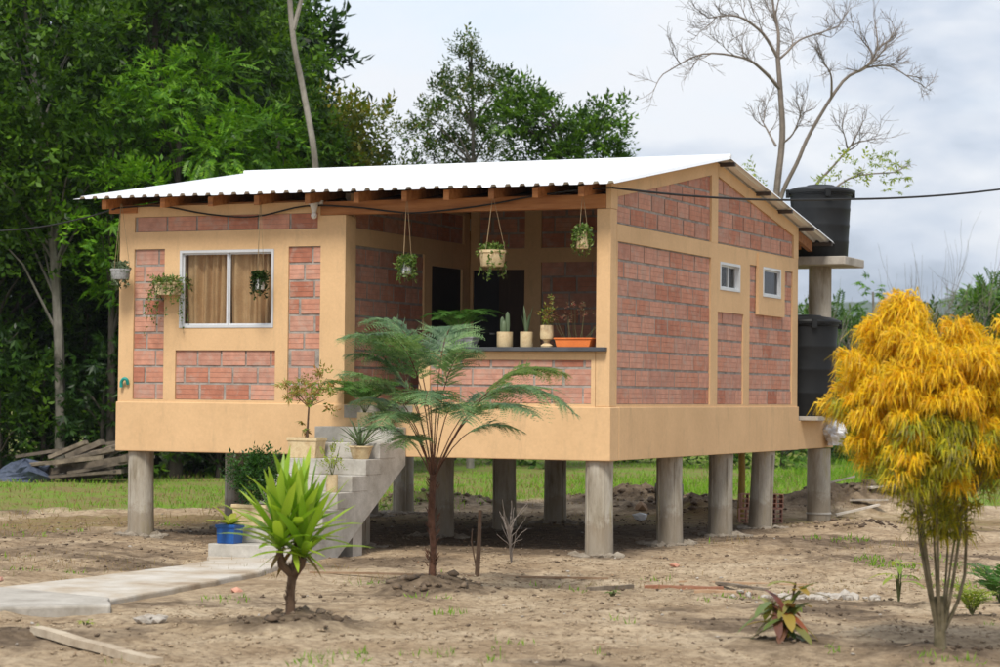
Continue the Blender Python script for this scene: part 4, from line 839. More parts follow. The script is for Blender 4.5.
def scatter(name, n, test, smin, smax, m_, label, cat, seed, box, pw=3, flat=0.65):
    r = np.random.default_rng(seed); X = box[0] + (box[1] - box[0]) * r.random(n); Y = box[2] + (box[3] - box[2]) * r.random(n)
    k = test(X, Y, r); X, Y = X[k], Y[k]; Z = ground_h(X, Y); n = len(X); s = smin + (smax - smin) * r.random(n) ** pw
    O = np.array([(1, 0, 0), (0.3, 1, 0.1), (-1, 0.1, 0), (-0.2, -1, 0), (0.1, 0.1, 1), (0, 0, -0.8), (0.75, 0.7, 0.45), (-0.7, -0.6, 0.5)]); Fo = np.array([(0, 6, 4), (6, 1, 4), (0, 1, 6), (1, 2, 4), (2, 7, 4), (7, 3, 4), (2, 3, 7), (3, 0, 4), (1, 0, 5), (2, 1, 5), (3, 2, 5), (0, 3, 5)])
    A = O[None] * (0.6 + 0.8 * r.random((n, 8, 1))) * s[:, None, None] * np.array([1, 0.8, flat]); a = r.random(n) * 6.28; ca_, sa_ = np.cos(a)[:, None], np.sin(a)[:, None]
    A = np.stack([A[..., 0] * ca_ - A[..., 1] * sa_, A[..., 0] * sa_ + A[..., 1] * ca_, A[..., 2]], -1) + np.stack([X, Y, Z + s * 0.15], -1)[:, None]
    Fi = (Fo[None] + (np.arange(n) * 8)[:, None, None]).reshape(-1, 3)
    o = kind(obj(name, mesh_np(name, A.reshape(-1, 3), Fi), m_), 'stuff'); return tag(o, label, cat)
nopath = lambda x, y: ~((x > -3.9) & (x < -1.0) & (y < -2.7) & (y > -9.9))
blades('weeds', 60000, -8, 8, 14, 34, 0.02, 0.10, GRASSM, 'sparse low green weeds sprouting from the bare soil', lambda x, y, r: (fbm(x * 1.3, y * 1.3, 3, 177) > 0.75) & nopath(x, y) & ~((x > -7.2) & (x < 0.3) & (y > -3.1) & (y < 8.5)), 14, 0.02)
scatter('soil_clods', 60000, lambda x, y, r: (r.random(len(x)) < (0.03 + 0.6 * soil_amount(x, y) ** 1.5)) & nopath(x, y), 0.006, 0.032, CLOD, 'loose clods of soil and small stones over the bare yard', 'soil', 21, (-11, 8, -13, 9), 3.5)
scatter('sandy_crumbs', 42000, lambda x, y, r: nopath(x, y) & (r.random(len(x)) > 2.2 * soil_amount(x, y)), 0.005, 0.026, CRUMB, 'pale sandy crumbs over the trampled yard', 'soil', 24, (-9, 8, -12.5, 4), 2.2, 0.5)
def mt(x, y, r):
    k = np.zeros(len(x), bool)
    for mx_, my_, rad, a, s in MOUNDS:
        if a > 0.09: k |= np.hypot(x - mx_, y - my_) < rad * (0.55 + 0.5 * r.random(len(x)))
    return k
scatter('soil_clods', 20000, mt, 0.010, 0.075, CLOD, 'dark crumbly soil heaped round the planted trees and behind the house', 'soil', 22, (-9, 2.5, -10.5, 14))
scatter('pebbles', 420, lambda x, y, r: nopath(x, y), 0.006, 0.028, RUBW, 'pale pebbles and mortar crumbs scattered over the yard', 'pebbles', 23, (-10, 8, -12, 6))

# ------------------------------------------------------------------ garden plants
class LQ:                              # collects leaf faces
    def __init__(s): s.V = []; s.F = []; s.n = 0
    def add(s, Vv, Ff): s.V.append(np.asarray(Vv, float)); s.F.append(np.asarray(Ff) + s.n); s.n += len(Vv)
    def build(s, name, m_, parent, smooth_=False):
        me = mesh_np(name, np.concatenate(s.V), np.concatenate(s.F))
        if smooth_: me.polygons.foreach_set('use_smooth', [True] * len(me.polygons))
        return obj(name, me, m_, parent)
def strap(lq, p, d, ln, wd, bend, seg=5, fold=0.25, taper=1.0):      # long leaf arching under its own weight
    p = np.array(p, float); d = np.array(d, float); d /= np.linalg.norm(d); hz = np.array([d[0], d[1], 0]); hz = hz / (np.linalg.norm(hz) + 1e-6)
    side = np.cross(d, (0, 0, 1.0)); side = side / (np.linalg.norm(side) + 1e-6) if np.linalg.norm(side) > 1e-4 else np.array([1.0, 0, 0]); Vv = []; q = p.copy(); dd_ = d.copy()
    for i in range(seg + 1):
        k = i / seg; w_ = wd * (0.35 + 0.65 * math.sin(math.pi * min(1, 0.12 + 0.88 * k) ** taper)) * (1 if k < 0.98 else 0.1) / 2; nrm = np.cross(side, dd_)
        Vv += [q - side * w_ + nrm * w_ * fold, q, q + side * w_ + nrm * w_ * fold]
        dd_ = dd_ + np.array([0, 0, -bend / seg]) + hz * bend * 0.4 / seg; dd_ /= np.linalg.norm(dd_); q = q + dd_ * ln / seg
    Ff = []
    for i in range(seg):
        b = i * 3; Ff += [(b, b + 1, b + 4, b + 3), (b + 1, b + 2, b + 5, b + 4)]
    lq.add(Vv, Ff)
def frond(lq, mb, p0, p1, p2, np_=15, start=0.35, wid=0.34, bip=True, rad=0.009, r=rng, droop=0.25, leafw=0.19):
    p0, p1, p2 = [np.array(q, float) for q in (p0, p1, p2)]; B = lambda t: (1 - t) ** 2 * p0 + 2 * t * (1 - t) * p1 + t * t * p2
    mb.tube([tuple(B(t)) for t in np.linspace(0, 1, 9)], list(np.linspace(rad, rad * 0.25, 9)), 5, cap=False)
    P = []; D = []; Nn = []; Ln = []; Wd = []
    for i in range(np_):
        t = start + (1 - start) * (i + 0.5) / np_; q = B(t); tg = B(min(1, t + 0.02)) - B(t - 0.02); tg /= np.linalg.norm(tg)
        sd = np.cross(tg, (0, 0, 1.0)); sd /= np.linalg.norm(sd) + 1e-6; up = np.cross(sd, tg)
        k = (t - start) / (1 - start); l = wid * (math.sin(math.pi * (0.12 + 0.86 * k) ** 0.8) * 0.95 + 0.06)
        for s in (-1, 1):
            d = sd * s * 0.85 + tg * 0.5 + up * 0.05 + r.normal(size=3) * 0.09; d /= np.linalg.norm(d); pd = np.cross(d, up); pd /= np.linalg.norm(pd) + 1e-6
            if bip:
                m_ = 13
                for j in range(m_):
                    u = (j + 0.5) / m_; c_ = q + d * l * u + np.array([0, 0, -droop * l * u * u]); ll = l * leafw * (1 - u * 0.75) + 0.01
                    for s2 in (-1, 1):
                        P.append(c_); D.append(pd * s2 * 0.8 + d * 0.6 - np.array([0, 0, 0.15])); Nn.append(up); Ln.append(ll); Wd.append(ll * 0.40)
                P.append(q); D.append(d - np.array([0, 0, droop * 0.5])); Nn.append(up); Ln.append(l * 1.05); Wd.append(0.012)
            else:
                P.append(q); D.append(d - np.array([0, 0, droop])); Nn.append(up); Ln.append(l); Wd.append(l * leafw)
    Vv, Ff = leafquads(np.array(P), np.array(D), np.array(Nn) + r.normal(size=(len(P), 3)) * 0.15, np.array(Ln), np.array(Wd)); lq.add(Vv, Ff)
def L3(a, b, d=0.0): return (RX * a + FX * d, RY * a + FY * d, b)
# young tree fern
x, y = 0.226, -5.40; tf = thing('tree_fern', 'young tree fern with feathery arching fronds and a slim brown trunk', 'tree fern', (x, y, gz(x, y) - 0.03))
mb = MB(); mb.tube([L3(0.0, 0), L3(0.01, 0.3), L3(-0.015, 0.62), L3(0.0, 1.02)], [0.040, 0.032, 0.036, 0.033], 10)
rr = random.Random(9)
for i in range(46):
    a = rr.uniform(0, 6.28); z = rr.uniform(0.1, 1.0); mb.tube([(0.04 * math.cos(a), 0.04 * math.sin(a), z), (0.075 * math.cos(a), 0.075 * math.sin(a), z + 0.05)], [0.010, 0.004], 4)
mb.build('trunk', FERNTRUNK, tf)
rf = np.random.default_rng(17); T0 = L3(0, 0.96)
for (mid, tip, w_, n_, yb) in [
    ((-0.25, 2.60, 0.0), (-0.94, 2.36, -0.2), .40, 18, 0), ((-0.05, 2.78, 0.15), (-0.72, 2.54, 0.35), .40, 18, 0), ((-0.28, 2.15, -0.1), (-0.92, 2.00, -0.45), .36, 16, 0),
    ((-0.10, 2.5, -0.3), (-0.55, 2.40, -0.85), .40, 17, 0), ((0.02, 2.65, 0.0), (0.22, 2.50, 0.55), .34, 15, 0), ((0.06, 2.4, -0.2), (0.44, 2.25, -0.5), .26, 13, 0),
    ((0.55, 2.45, -0.15), (1.42, 1.62, -0.3), .46, 21, 0), ((0.6, 2.4, 0.2), (1.34, 2.02, 0.45), .40, 24, 1), ((0.3, 2.05, 0.3), (0.95, 1.85, 0.7), .36, 15, 0), ((0.4, 2.05, -0.4), (1.0, 1.62, -0.85), .36, 16, 0),
    ((-0.02, 2.2, -0.5), (-0.05, 1.72, -1.15), .38, 16, 0), ((-0.25, 1.95, -0.3), (-0.5, 1.50, -0.8), .36, 15, 0), ((0.15, 2.1, -0.35), (0.35, 1.55, -0.95), .32, 14, 0), ((-0.3, 1.7, 0.2), (-0.78, 1.42, 0.4), .28, 12, 0),
    ((-0.2, 2.35, 0.1), (-0.90, 2.20, 0.1), .36, 16, 0), ((-0.15, 1.65, -0.25), (-0.3, 1.30, -0.7), .26, 12, 0), ((0.35, 1.75, 0.0), (0.90, 1.45, -0.1), .28, 13, 0), ((-0.3, 2.0, 0.2), (-0.85, 1.72, 0.3), .32, 13, 0)]:
    lq = LQ(); sm = MB(); frond(lq, sm, T0, L3(*mid), L3(*tip), n_ + 3, 0.42, w_ * 1.22, True, 0.0075, rf, leafw=0.155, droop=0.38)
    fo = lq.build('frond', LF_FERN2 if yb else LF_FERN, tf); sm.build('stem', FERNTRUNK, fo)
    if yb: fo['label'] = 'yellow-green young frond'
# bright strap-leaved dracaena
x, y = 0.92, -9.55; dr = thing('dracaena', 'bright lime green strap-leaved dracaena planted in a ring of dark soil', 'plant', (x, y, gz(x, y) - 0.03))
mb = MB(); mb.tube([L3(0, 0), L3(0.0, 0.2), L3(0.02, 0.42)], [0.042, 0.035, 0.038], 10); heads = []
for (a, b, d) in ((-0.09, 0.54, -0.06), (0.04, 0.60, 0.07), (0.11, 0.48, -0.08)):
    mb.tube([L3(0.02, 0.33), L3(a * 0.8, 0.42, d * 0.8), L3(a, b, d)], [0.036, 0.034, 0.028], 8); heads.append((a, b, d))
for i in range(26):
    a = rr.uniform(0, 6.28); z = rr.uniform(0.08, 0.45); mb.tube([(0.038 * math.cos(a), 0.038 * math.sin(a), z), (0.058 * math.cos(a), 0.058 * math.sin(a), z + 0.04)], [0.008, 0.003], 4)
mb.build('trunk', STEMB, dr); lq = LQ(); rd = random.Random(4)
for hi, (a, b, d) in enumerate(heads):
    n = 34 if hi < 2 else 24
    for i in range(n):
        k = i / n; az = i * 2.4 + hi; el = 0.25 + 1.25 * k ** 0.7; dirv = (math.cos(az) * math.cos(el), math.sin(az) * math.cos(el), math.sin(el)); q = L3(a, b + 0.10 * k, d)
        lq = LQ(); strap(lq, q, dirv, rd.uniform(0.46, 0.70) * (0.85 + 0.3 * k), rd.uniform(0.072, 0.095), 0.5 * (1 - k) + 0.10, 6, 0.3); lq.build('leaf', LF_DRAC, dr, True)
for i in range(9):
    az = i * 0.9; lq = LQ(); strap(lq, L3(-0.05 + 0.1 * rd.random(), 0.56), (math.cos(az) * 0.8, math.sin(az) * 0.8, -0.35), rd.uniform(0.25, 0.42), 0.05, 0.5 + 0.8 * (i % 2), 5); lq.build('leaf', LF_DEAD if i % 2 else LF_DRAC, dr, True)
# golden weeping shrub
x, y = 6.10, -8.80; gs = thing('golden_shrub', 'golden yellow weeping shrub with many thin stems', 'shrub', (x, y, gz(x, y) - 0.03)); r = np.random.default_rng(31)
mb = MB(); tips = []
mb.tube([L3(0, 0), L3(0, 0.28), L3(-0.01, 0.4)], [0.05, 0.044, 0.038], 10)
def dome(a, d):                      # crown height over the plan position
    rho = math.hypot(a + 0.02, d); base_ = 2.34 - 0.36 * (rho / 0.85) ** 3
    return base_ + 0.20 * math.exp(-((a + 0.30) ** 2 + (d + 0.05) ** 2) / 0.03) + 0.10 * math.exp(-((a - 0.35) ** 2 + d ** 2) / 0.06)
for i in range(78):
    ang = i * 2.39996; rho = 0.78 * math.sqrt((i + 0.5) / 78); a, d = rho * math.cos(ang) + 0.06, rho * math.sin(ang)
    if r.random() < 0.12: continue
    tips.append((a, dome(a, d) - 0.30 * r.random() ** 2 + 0.09 * r.normal(), d, rho))
for (a, d, z) in ((-0.30, -0.05, 2.62), (-0.26, -0.1, 2.54), (-0.36, 0.0, 2.5), (-0.22, 0.05, 2.48), (-0.32, 0.08, 2.56), (-0.28, -0.12, 2.44)): tips.append((a, z, d, 0.3))
for i in range(26):                  # lower, greener branches
    ang = i * 2.39996 + 0.7; rho = 0.42 + 0.34 * r.random(); a, d = rho * math.cos(ang) + 0.04, rho * math.sin(ang); tips.append((a, 1.40 + 0.5 * r.random(), d, rho))
for i in range(9):
    ang = i * 2.39996 + 0.4 * math.sin(i * 5.1); a, d = 0.5 * math.cos(ang) - 0.06, 0.5 * math.sin(ang); s_ = 0.05
    mb.tube(smooth([L3(s_ * 0.5 * math.cos(ang), 0.12, s_ * 0.5 * math.sin(ang)), L3(a * (0.2 + 0.3 * ((i * 0.618) % 1)), 0.7 + 0.15 * math.sin(i * 2.2), d * 0.3), L3(a * 0.55, 1.45, d * 0.55), L3(a * 1.1, 2.05, d * 1.1)], 3), list(np.linspace(0.016 - 0.006 * (i % 3 == 0), 0.005, 10)), 6)
stems = [(0.28 * math.cos(i * 2.4) - 0.03, 1.35 + 0.2 * math.sin(i), 0.28 * math.sin(i * 2.4)) for i in range(11)]
for (a, z, d, rho) in tips:
    s_ = min(stems, key=lambda q: (q[0] - a) ** 2 + (q[2] - d) ** 2); mb.tube([L3(*s_), L3((s_[0] + a) / 2, (s_[1] + z) / 2 + 0.08, (s_[2] + d) / 2), L3(a, z, d)], [0.010, 0.007, 0.004], 4, cap=False)
mb.build('stems', solid('mossy_stem', [(0.07, 0.06, 0.03), (0.17, 0.14, 0.08), (0.24, 0.2, 0.13)], 9, 0.9, 0.4, 40), gs)
Vg = LQ(); Vh = LQ()
def mop(lq, c_, n, R_, ln, r):
    d = rdir(n, 0.5, r); P = np.array(L3(*c_)) + d * R_ * r.random((n, 1)) ** 0.5 * np.array([1, 1, 0.8]); o_ = d * np.array([1, 1, 0]); o_ = o_ / (np.linalg.norm(o_, axis=1, keepdims=True) + 1e-6)
    rad_ = np.array(L3(c_[0], 0, c_[2])) * 0.9; D1 = o_ * 0.7 + rad_ + np.array([0, 0, 0.15]) + r.normal(size=(n, 3)) * 0.3; D1 /= np.linalg.norm(D1, axis=1, keepdims=True)
    D2 = D1 * 0.35 + np.array([0, 0, -1.0]) + r.normal(size=(n, 3)) * 0.22; D2 /= np.linalg.norm(D2, axis=1, keepdims=True)
    l = (ln * (0.6 + 0.8 * r.random(n)))[:, None]; w_ = (0.008 + 0.006 * r.random(n))[:, None]; S = np.cross(D1, rdir(n, 0, r)); S /= np.linalg.norm(S, axis=1, keepdims=True) + 1e-6
    M_ = P + D1 * l * 0.4; T_ = M_ + D2 * l * 0.6
    Vv = np.stack([P - S * w_ * 0.3, P + S * w_ * 0.3, M_ + S * w_ * 0.5, M_ - S * w_ * 0.5, T_ + S * w_ * 0.12, T_ - S * w_ * 0.12], 1).reshape(-1, 3)
    b = np.arange(n)[:, None] * 6; Ff = np.concatenate([b + np.array([0, 1, 2, 3]), b + np.array([3, 2, 4, 5])]); lq.add(Vv, Ff)
for (a, z, d, rho) in tips:
    mop(Vg if z > 1.85 else Vh, (a, z, d), 210 if z > 1.85 else 70, 0.12, 0.13, r)
    n = 7 if rho > 0.45 else 5
    if z < 1.85: n = 2
    for k in range(n):               # hanging tails under each tip
        zz = z - 0.10 - 0.14 * k; zz += 0.05 * r.normal()
        if zz < (1.15 if rho > 0.45 else 1.0) + 0.3 * r.random(): break
        if zz < 1.8 and a < -0.62 + (1.7 - zz) * 0.45: continue
        ja, jd = 0.08 * r.normal(), 0.08 * r.normal(); gold = zz > 2.0 or r.random() < (0.9 if zz > 1.7 else 0.6 if rho > 0.5 and zz > 1.4 else 0.25)
        mop(Vg if gold else Vh, (a * (1.0 + 0.01 * k) + ja, zz, d * (1.0 + 0.01 * k) + jd), 120 if zz > 1.6 else 70, 0.08, 0.15, r)
for k in range(190):                 # thin green sprays low in the crown, along the stems
    ang = r.random() * 6.28; zz = 0.85 + 0.7 * r.random(); rho = (0.06 + 0.6 * r.random()) * (zz - 0.55); mop(Vh, (rho * math.cos(ang), zz, rho * math.sin(ang)), 14, 0.05, 0.13, r)
Vg.build('golden_leaves', LF_GOLD, gs); Vh.build('green_gold_leaves', LF_GOLDG, gs)
# croton and small seedlings
x, y = 4.85, -8.70; cr = thing('croton', 'low croton with broad red, yellow and green leaves', 'plant', (x, y, gz(x, y) - 0.02)); mb = MB(); lq = LQ(); rc = random.Random(12)
for (a, b, d) in ((-0.10, 0.32, 0.0), (0.09, 0.46, 0.05), (0.0, 0.24, -0.08)):
    mb.tube([L3(0, 0), L3(a * 0.6, b * 0.6, d * 0.6), L3(a, b, d)], [0.014, 0.011, 0.008], 6)
    for i in range(12):
        az = i * 2.4 + a * 30; el = rc.uniform(-0.35, 1.2); lq = LQ(); strap(lq, L3(a * (0.4 + 0.6 * i / 12), b * (0.4 + 0.6 * i / 12), d), (math.cos(az) * math.cos(el), math.sin(az) * math.cos(el), math.sin(el)), rc.uniform(0.24, 0.38), rc.uniform(0.07, 0.10), 0.9, 6, 0.2); lq.build('leaf', LF_CROT, cr, True)
mb.build('stem', STEMB, cr)
def smallplant(name, label, xy, kind_, H, leaf, seed, n=10, wid=0.12):
    x, y = xy; t_ = thing(name, label, 'plant', (x, y, gz(x, y) - 0.02)); mb = MB(); lq = LQ(); r = np.random.default_rng(seed)
    for i in range(n):
        az = i * 2.4 + seed; sp_ = H * (0.5 + 0.5 * r.random()); el = H * (0.55 + 0.5 * r.random())
        if kind_ == 'fern': frond(lq, mb, (0, 0, 0.0 + 0.01), (0.35 * sp_ * math.cos(az), 0.35 * sp_ * math.sin(az), el * 1.1), (sp_ * math.cos(az), sp_ * math.sin(az), el * 0.75), 13, 0.12, wid, False, 0.005, r, 0.15, 0.2)
        else:
            mb.tube([(0, 0, 0), (0.03 * math.cos(az), 0.03 * math.sin(az), el * 0.7)], [0.008, 0.005], 5); strap(lq, (0.03 * math.cos(az), 0.03 * math.sin(az), el * 0.7), (math.cos(az), math.sin(az), 0.5), H * 0.55, wid, 1.1, 5)
    mb.build('stem', STEMG, t_); lq.build('leaves', leaf, t_); return t_
smallplant('small_fern', 'small bright green fern clump beside the golden shrub', (5.70, -5.9), 'fern', 0.34, LF_YELG, 3, 14, 0.10)
smallplant('small_fern', 'dark green leafy clump on the bare soil beyond the bright fern', (5.62, -4.35), 'fern', 0.46, LF_PORCH, 4, 16, 0.14)
smallplant('seedling', 'tall yellow-green seedling with a few drooping leaves near the golden shrub', (4.72, -4.6), 'strap', 0.52, LF_YELG, 5, 7, 0.06)
smallplant('seedling', 'tiny green sprout beside the front of the path slab', (-0.55, -10.3), 'strap', 0.10, LF_YELG, 6, 8, 0.03)
smallplant('weed_clump', 'small weed clump among the planks in front of the house', (2.1, -5.3), 'strap', 0.11, LF_TRAIL, 7, 8, 0.03)
x, y = -0.08, -3.65; sk = thing('garden_stake', 'cut brown stem standing as a stake behind the tree fern', 'stake', (x, y, gz(x, y) - 0.05))
MB().tube([L3(0, 0), L3(0.02, 0.4), L3(0.03, 0.75)], [0.028, 0.024, 0.02], 7).build('stake', STEMB, sk); MB().tube([L3(0.0, 0.1), L3(-0.06, 0.42), L3(-0.05, 0.55)], [0.009, 0.007, 0.004], 5).build('shoot', STEMB, sk)
x, y = -0.70, -1.3; tw = thing('twig_sapling', 'leafless twiggy sapling in front of the dark space under the house', 'sapling', (x, y, gz(x, y) - 0.03)); mb = MB(); rr2 = np.random.default_rng(2)
for j in range(3): twigs(mb, (0, 0, 0), (rr2.normal() * 0.3, rr2.normal() * 0.3, 1), 0.45, 0.008, 1, rr2, 0.4, 0.2)
mb.build('stem', BARKR, tw)

# ------------------------------------------------------------------ pots
def pot_mesh(kind_, w_, h, n=20):
    mb = MB()
    if kind_ == 'round': mb.lathe([(w_ * 0.40, 0), (w_ * 0.42, 0.008), (w_ * 0.47, h * 0.8), (w_ * 0.5, h * 0.84), (w_ * 0.5, h), (w_ * 0.43, h), (w_ * 0.42, h * 0.85)], n, wob=0.012)
    elif kind_ == 'straight': mb.lathe([(w_ * 0.46, 0), (w_ * 0.5, 0.012), (w_ * 0.5, h), (w_ * 0.42, h), (w_ * 0.42, h * 0.86)], n, wob=0.02)
    elif kind_ == 'flare': mb.lathe([(w_ * 0.30, 0), (w_ * 0.33, 0.01), (w_ * 0.46, h * 0.9), (w_ * 0.5, h * 0.9), (w_ * 0.5, h), (w_ * 0.43, h), (w_ * 0.4, h * 0.86)], n)
    elif kind_ == 'pedestal': mb.lathe([(w_ * 0.42, 0), (w_ * 0.45, 0.02), (w_ * 0.2, h * 0.2), (w_ * 0.24, h * 0.3), (w_ * 0.46, h * 0.38), (w_ * 0.5, h * 0.55), (w_ * 0.46, h), (w_ * 0.4, h), (w_ * 0.4, h * 0.9)], n)
    mb.sm = True
    return mb
def trough(w_, d, h, lip=0.012, flare=0.85):
    mb = MB(); a, b = w_ / 2, d / 2; A, B_ = a * flare, b * flare
    ring = lambda x, y, z: [(-x, -y, z), (x, -y, z), (x, y, z), (-x, y, z)]
    Vv = ring(A, B_, 0) + ring(a - lip, b - lip, h * 0.82) + ring(a, b, h * 0.84) + ring(a, b, h) + ring(a - 0.025, b - 0.025, h) + ring(a - 0.03, b - 0.03, h * 0.85)
    Ff = [(3, 2, 1, 0)]
    for k in range(5): Ff += [(k * 4 + i, k * 4 + (i + 1) % 4, k * 4 + 4 + (i + 1) % 4, k * 4 + 4 + i) for i in range(4)]
    Ff.append((20, 21, 22, 23)); return mb.add(Vv, Ff)
def plant(t_, z, kind_, r, sx=0.1, leaf=LF_TRAIL):
    lq = LQ(); mb = MB(); stem = STEMG
    if kind_ == 'aloe':
        for i in range(18):
            az = i * 2.4; el = 0.55 + 0.8 * (i / 18); strap(lq, (0.02 * math.cos(az), 0.02 * math.sin(az), z), (math.cos(az) * math.cos(el), math.sin(az) * math.cos(el), math.sin(el)), 0.30 + 0.14 * r.random(), 0.034, 0.35, 5, 0.5)
    elif kind_ == 'snake':
        for i in range(6):
            az = i * 2.4; strap(lq, (sx * 0.3 * math.cos(az), sx * 0.3 * math.sin(az), z), (0.18 * math.cos(az), 0.18 * math.sin(az), 1), (0.34 if i < 2 else 0.22) + 0.05 * r.random(), 0.034, 0.05, 5, 0.5)
    elif kind_ == 'cactus':
        for (a, b, h) in ((-0.035, 0.0, 0.20), (0.03, 0.01, 0.26), (0.0, -0.03, 0.15), (0.0, 0.035, 0.17)):
            mb.lathe([(0.024, z - 0.01), (0.030, z + h * 0.4), (0.026, z + h * 0.85), (0.008, z + h)], 9, (a, b, 0), 0.06)
        mb.sm = True; mb.build('cactus', leaf, t_); return
    elif kind_ == 'bush':
        lob = [(np.array((sx * math.cos(i * 2.4) * 0.55, sx * math.sin(i * 2.4) * 0.55, z + sx * (0.6 + 0.16 * i))), sx * 0.6) for i in range(9)]
        for c_, q in lob: mb.tube([(0, 0, z - 0.02), tuple(c_)], [0.01, 0.005], 5)
        Vv, Ff = crown(lob, 2000, 0.11, ('ovate',), r); lq.add(Vv, Ff)
    elif kind_ == 'shrublet':
        mb.tube([(0, 0, z - 0.02), (0.015, 0, z + sx * 0.9), (0.03, 0.0, z + sx * 1.7)], [0.016, 0.012, 0.008], 7); stem = STEMB
        lob = [(np.array((sx * 0.8 * math.cos(i * 2.4), sx * 0.8 * math.sin(i * 2.4), z + sx * (1.6 + 0.95 * ((i * 0.618) % 1)))), sx * 0.36) for i in range(11)] + [(np.array((0.0, 0.02, z + sx * 0.6)), sx * 0.22)]
        for c_, q in lob: mb.tube([(0.02, 0, z + sx * 1.3), tuple(c_)], [0.006, 0.003], 4)
        Vv, Ff = crown(lob, 800, 0.13, ('palmate', 'ovate'), r); lq.add(Vv, Ff)
    elif kind_ == 'sprig':
        for i in range(3):
            e = (0.10 * sx * 10 * math.cos(i * 2.1), 0.10 * sx * 10 * math.sin(i * 2.1), z + sx * (2.2 + 1.3 * (i == 0))); mb.tube([(0, 0, z - 0.02), (e[0] * 0.4, e[1] * 0.4, z + sx * 1.4), e], [0.006, 0.005, 0.003], 5)
            Vv, Ff = crown([(np.array(e), sx * 0.7), (np.array((e[0] * 0.6, e[1] * 0.6, z + sx * 1.5)), sx * 0.5)], 1300, 0.10, ('pinnate', 'ovate'), r); lq.add(Vv, Ff)
    elif kind_ == 'trail':
        for i in range(60):
            az = r.random() * 6.28; o_ = sx * (0.7 + 0.6 * r.random()); hang = sx * 2.6 * r.random() ** 1.5; p1 = (o_ * 0.6 * math.cos(az), o_ * 0.6 * math.sin(az), z + 0.03 + 0.05 * r.random()); p2 = (o_ * math.cos(az), o_ * math.sin(az), z - hang)
            mb.tube([(0.3 * p1[0], 0.3 * p1[1], z - 0.01), p1, p2], [0.0025, 0.002, 0.0015], 3, cap=False); n = 12; tt = r.random((n, 1)) ; P = np.array(p1) * (1 - tt) + np.array(p2) * tt
            Vv, Ff = leafquads(P, rdir(n, -0.2, r), rdir(n, 0.5, r), 0.03 + 0.025 * r.random(n), 0.02 + 0.01 * r.random(n)); lq.add(Vv, Ff)
        n = 160; P = np.stack([sx * 0.9 * (r.random(n) * 2 - 1), sx * 0.9 * (r.random(n) * 2 - 1), z + 0.09 * r.random(n)], 1); Vv, Ff = leafquads(P, rdir(n, 0.7, r), rdir(n, 0.3, r), 0.05, 0.028); lq.add(Vv, Ff)
    elif kind_ == 'fernlet':
        for i in range(11):
            az = i * 2.4; s_ = sx * (0.75 + 0.4 * r.random()); frond(lq, mb, (0, 0, z - 0.01), (0.4 * s_ * math.cos(az), 0.4 * s_ * math.sin(az), z + s_ * 0.85), (s_ * math.cos(az), s_ * math.sin(az), z + s_ * 0.5), 13, 0.25, s_ * 0.34, True, 0.004, r, 0.2)
    elif kind_ == 'broad':
        for i in range(9):
            az = i * 2.4; el = 0.5 + 0.7 * r.random(); strap(lq, (0, 0, z), (math.cos(az) * math.cos(el), math.sin(az) * math.cos(el), math.sin(el)), sx * (1.2 + 0.9 * r.random()), sx * 0.5, 0.7, 5, 0.2)
    elif kind_ == 'flower':
        for i in range(10):
            a = (i - 4.5) * 0.035; e = (a * 1.5 + 0.05 * r.normal(), 0.06 * r.normal(), z + 0.18 + 0.2 * r.random()); mb.tube([(a, 0, z - 0.01), (e[0] * 0.8, e[1] * 0.5, z + 0.12), e], [0.004, 0.003, 0.002], 4)
            Vv, Ff = crown([(np.array(e), 0.055)], 2600, 0.055, ('ovate',), r); lq.add(Vv, Ff)
    if mb.v: mb.build('stem', stem, t_)
    if lq.V: lq.build('leaves', leaf, t_)
def potted(label, loc, pk, w_, h, pm, kind_, leaf, seed, sx=0.1, rz=0.0, d=None, cat='potted plant', group=None):
    r = np.random.default_rng(seed); t_ = thing('potted_plant', label, cat, loc, group, rz)
    (trough(w_, d, h) if pk == 'trough' else pot_mesh(pk, w_, h)).build('pot', pm, t_, bevel=(0.035 if pm is POTC else 0.012) if pk == 'trough' else 0)
    if pk == 'trough': MB().box(-w_ / 2 + 0.032, w_ / 2 - 0.032, -d / 2 + 0.032, d / 2 - 0.032, h * 0.86, h * 0.93).build('soil', SOIL, t_)
    else: MB().lathe([(w_ * 0.405, h * 0.865), (w_ * 0.38, h * 0.92), (w_ * 0.1, h * 0.95)], 14).build('soil', SOIL, t_)
    plant(t_, h * 0.93, kind_, r, sx, leaf); return t_
ZP = 2.5225
potted('green fern in a long grey stone trough on the parapet slab', (-2.04, 0.06, ZP), 'trough', 0.50, 0.13, POTG, 'fernlet', LF_PORCH, 1, 0.54, d=0.22)
potted('cactus cluster in a round cream pot on the parapet', (-1.41, 0.06, ZP), 'straight', 0.20, 0.19, POTC, 'cactus', LF_GREYG, 2)
potted('tall snake plant in a small cream pot on the parapet', (-1.12, 0.06, ZP), 'straight', 0.16, 0.19, POTC, 'snake', LF_GREYG, 3, 0.07)
potted('leafy sprigs in a cream pedestal pot on the parapet', (-0.85, 0.06, ZP), 'pedestal', 0.17, 0.27, POTC, 'sprig', LF_RED, 4, 0.085)
potted('dusky red flowering plant in an orange plastic trough on the parapet', (-0.47, 0.06, ZP), 'trough', 0.50, 0.115, POTO, 'flower', LF_PINK, 5, d=0.22)
def yst(i): return -2.95 + 0.365 * (i - 1)
potted('reddish leafy shrub in a big rounded cream planter at the stair edge', (-3.60, yst(6) + 0.16, 0.19 * 6 + 0.001), 'trough', 0.42, 0.25, POTC, 'shrublet', LF_RED, 6, 0.30, d=0.28)
potted('spiky aloe in a low octagonal cream pot on the upper stairs', (-2.86, yst(6) + 0.17, 0.19 * 6 + 0.001), 'flare', 0.31, 0.16, POTC, 'aloe', LF_GREYG, 7)
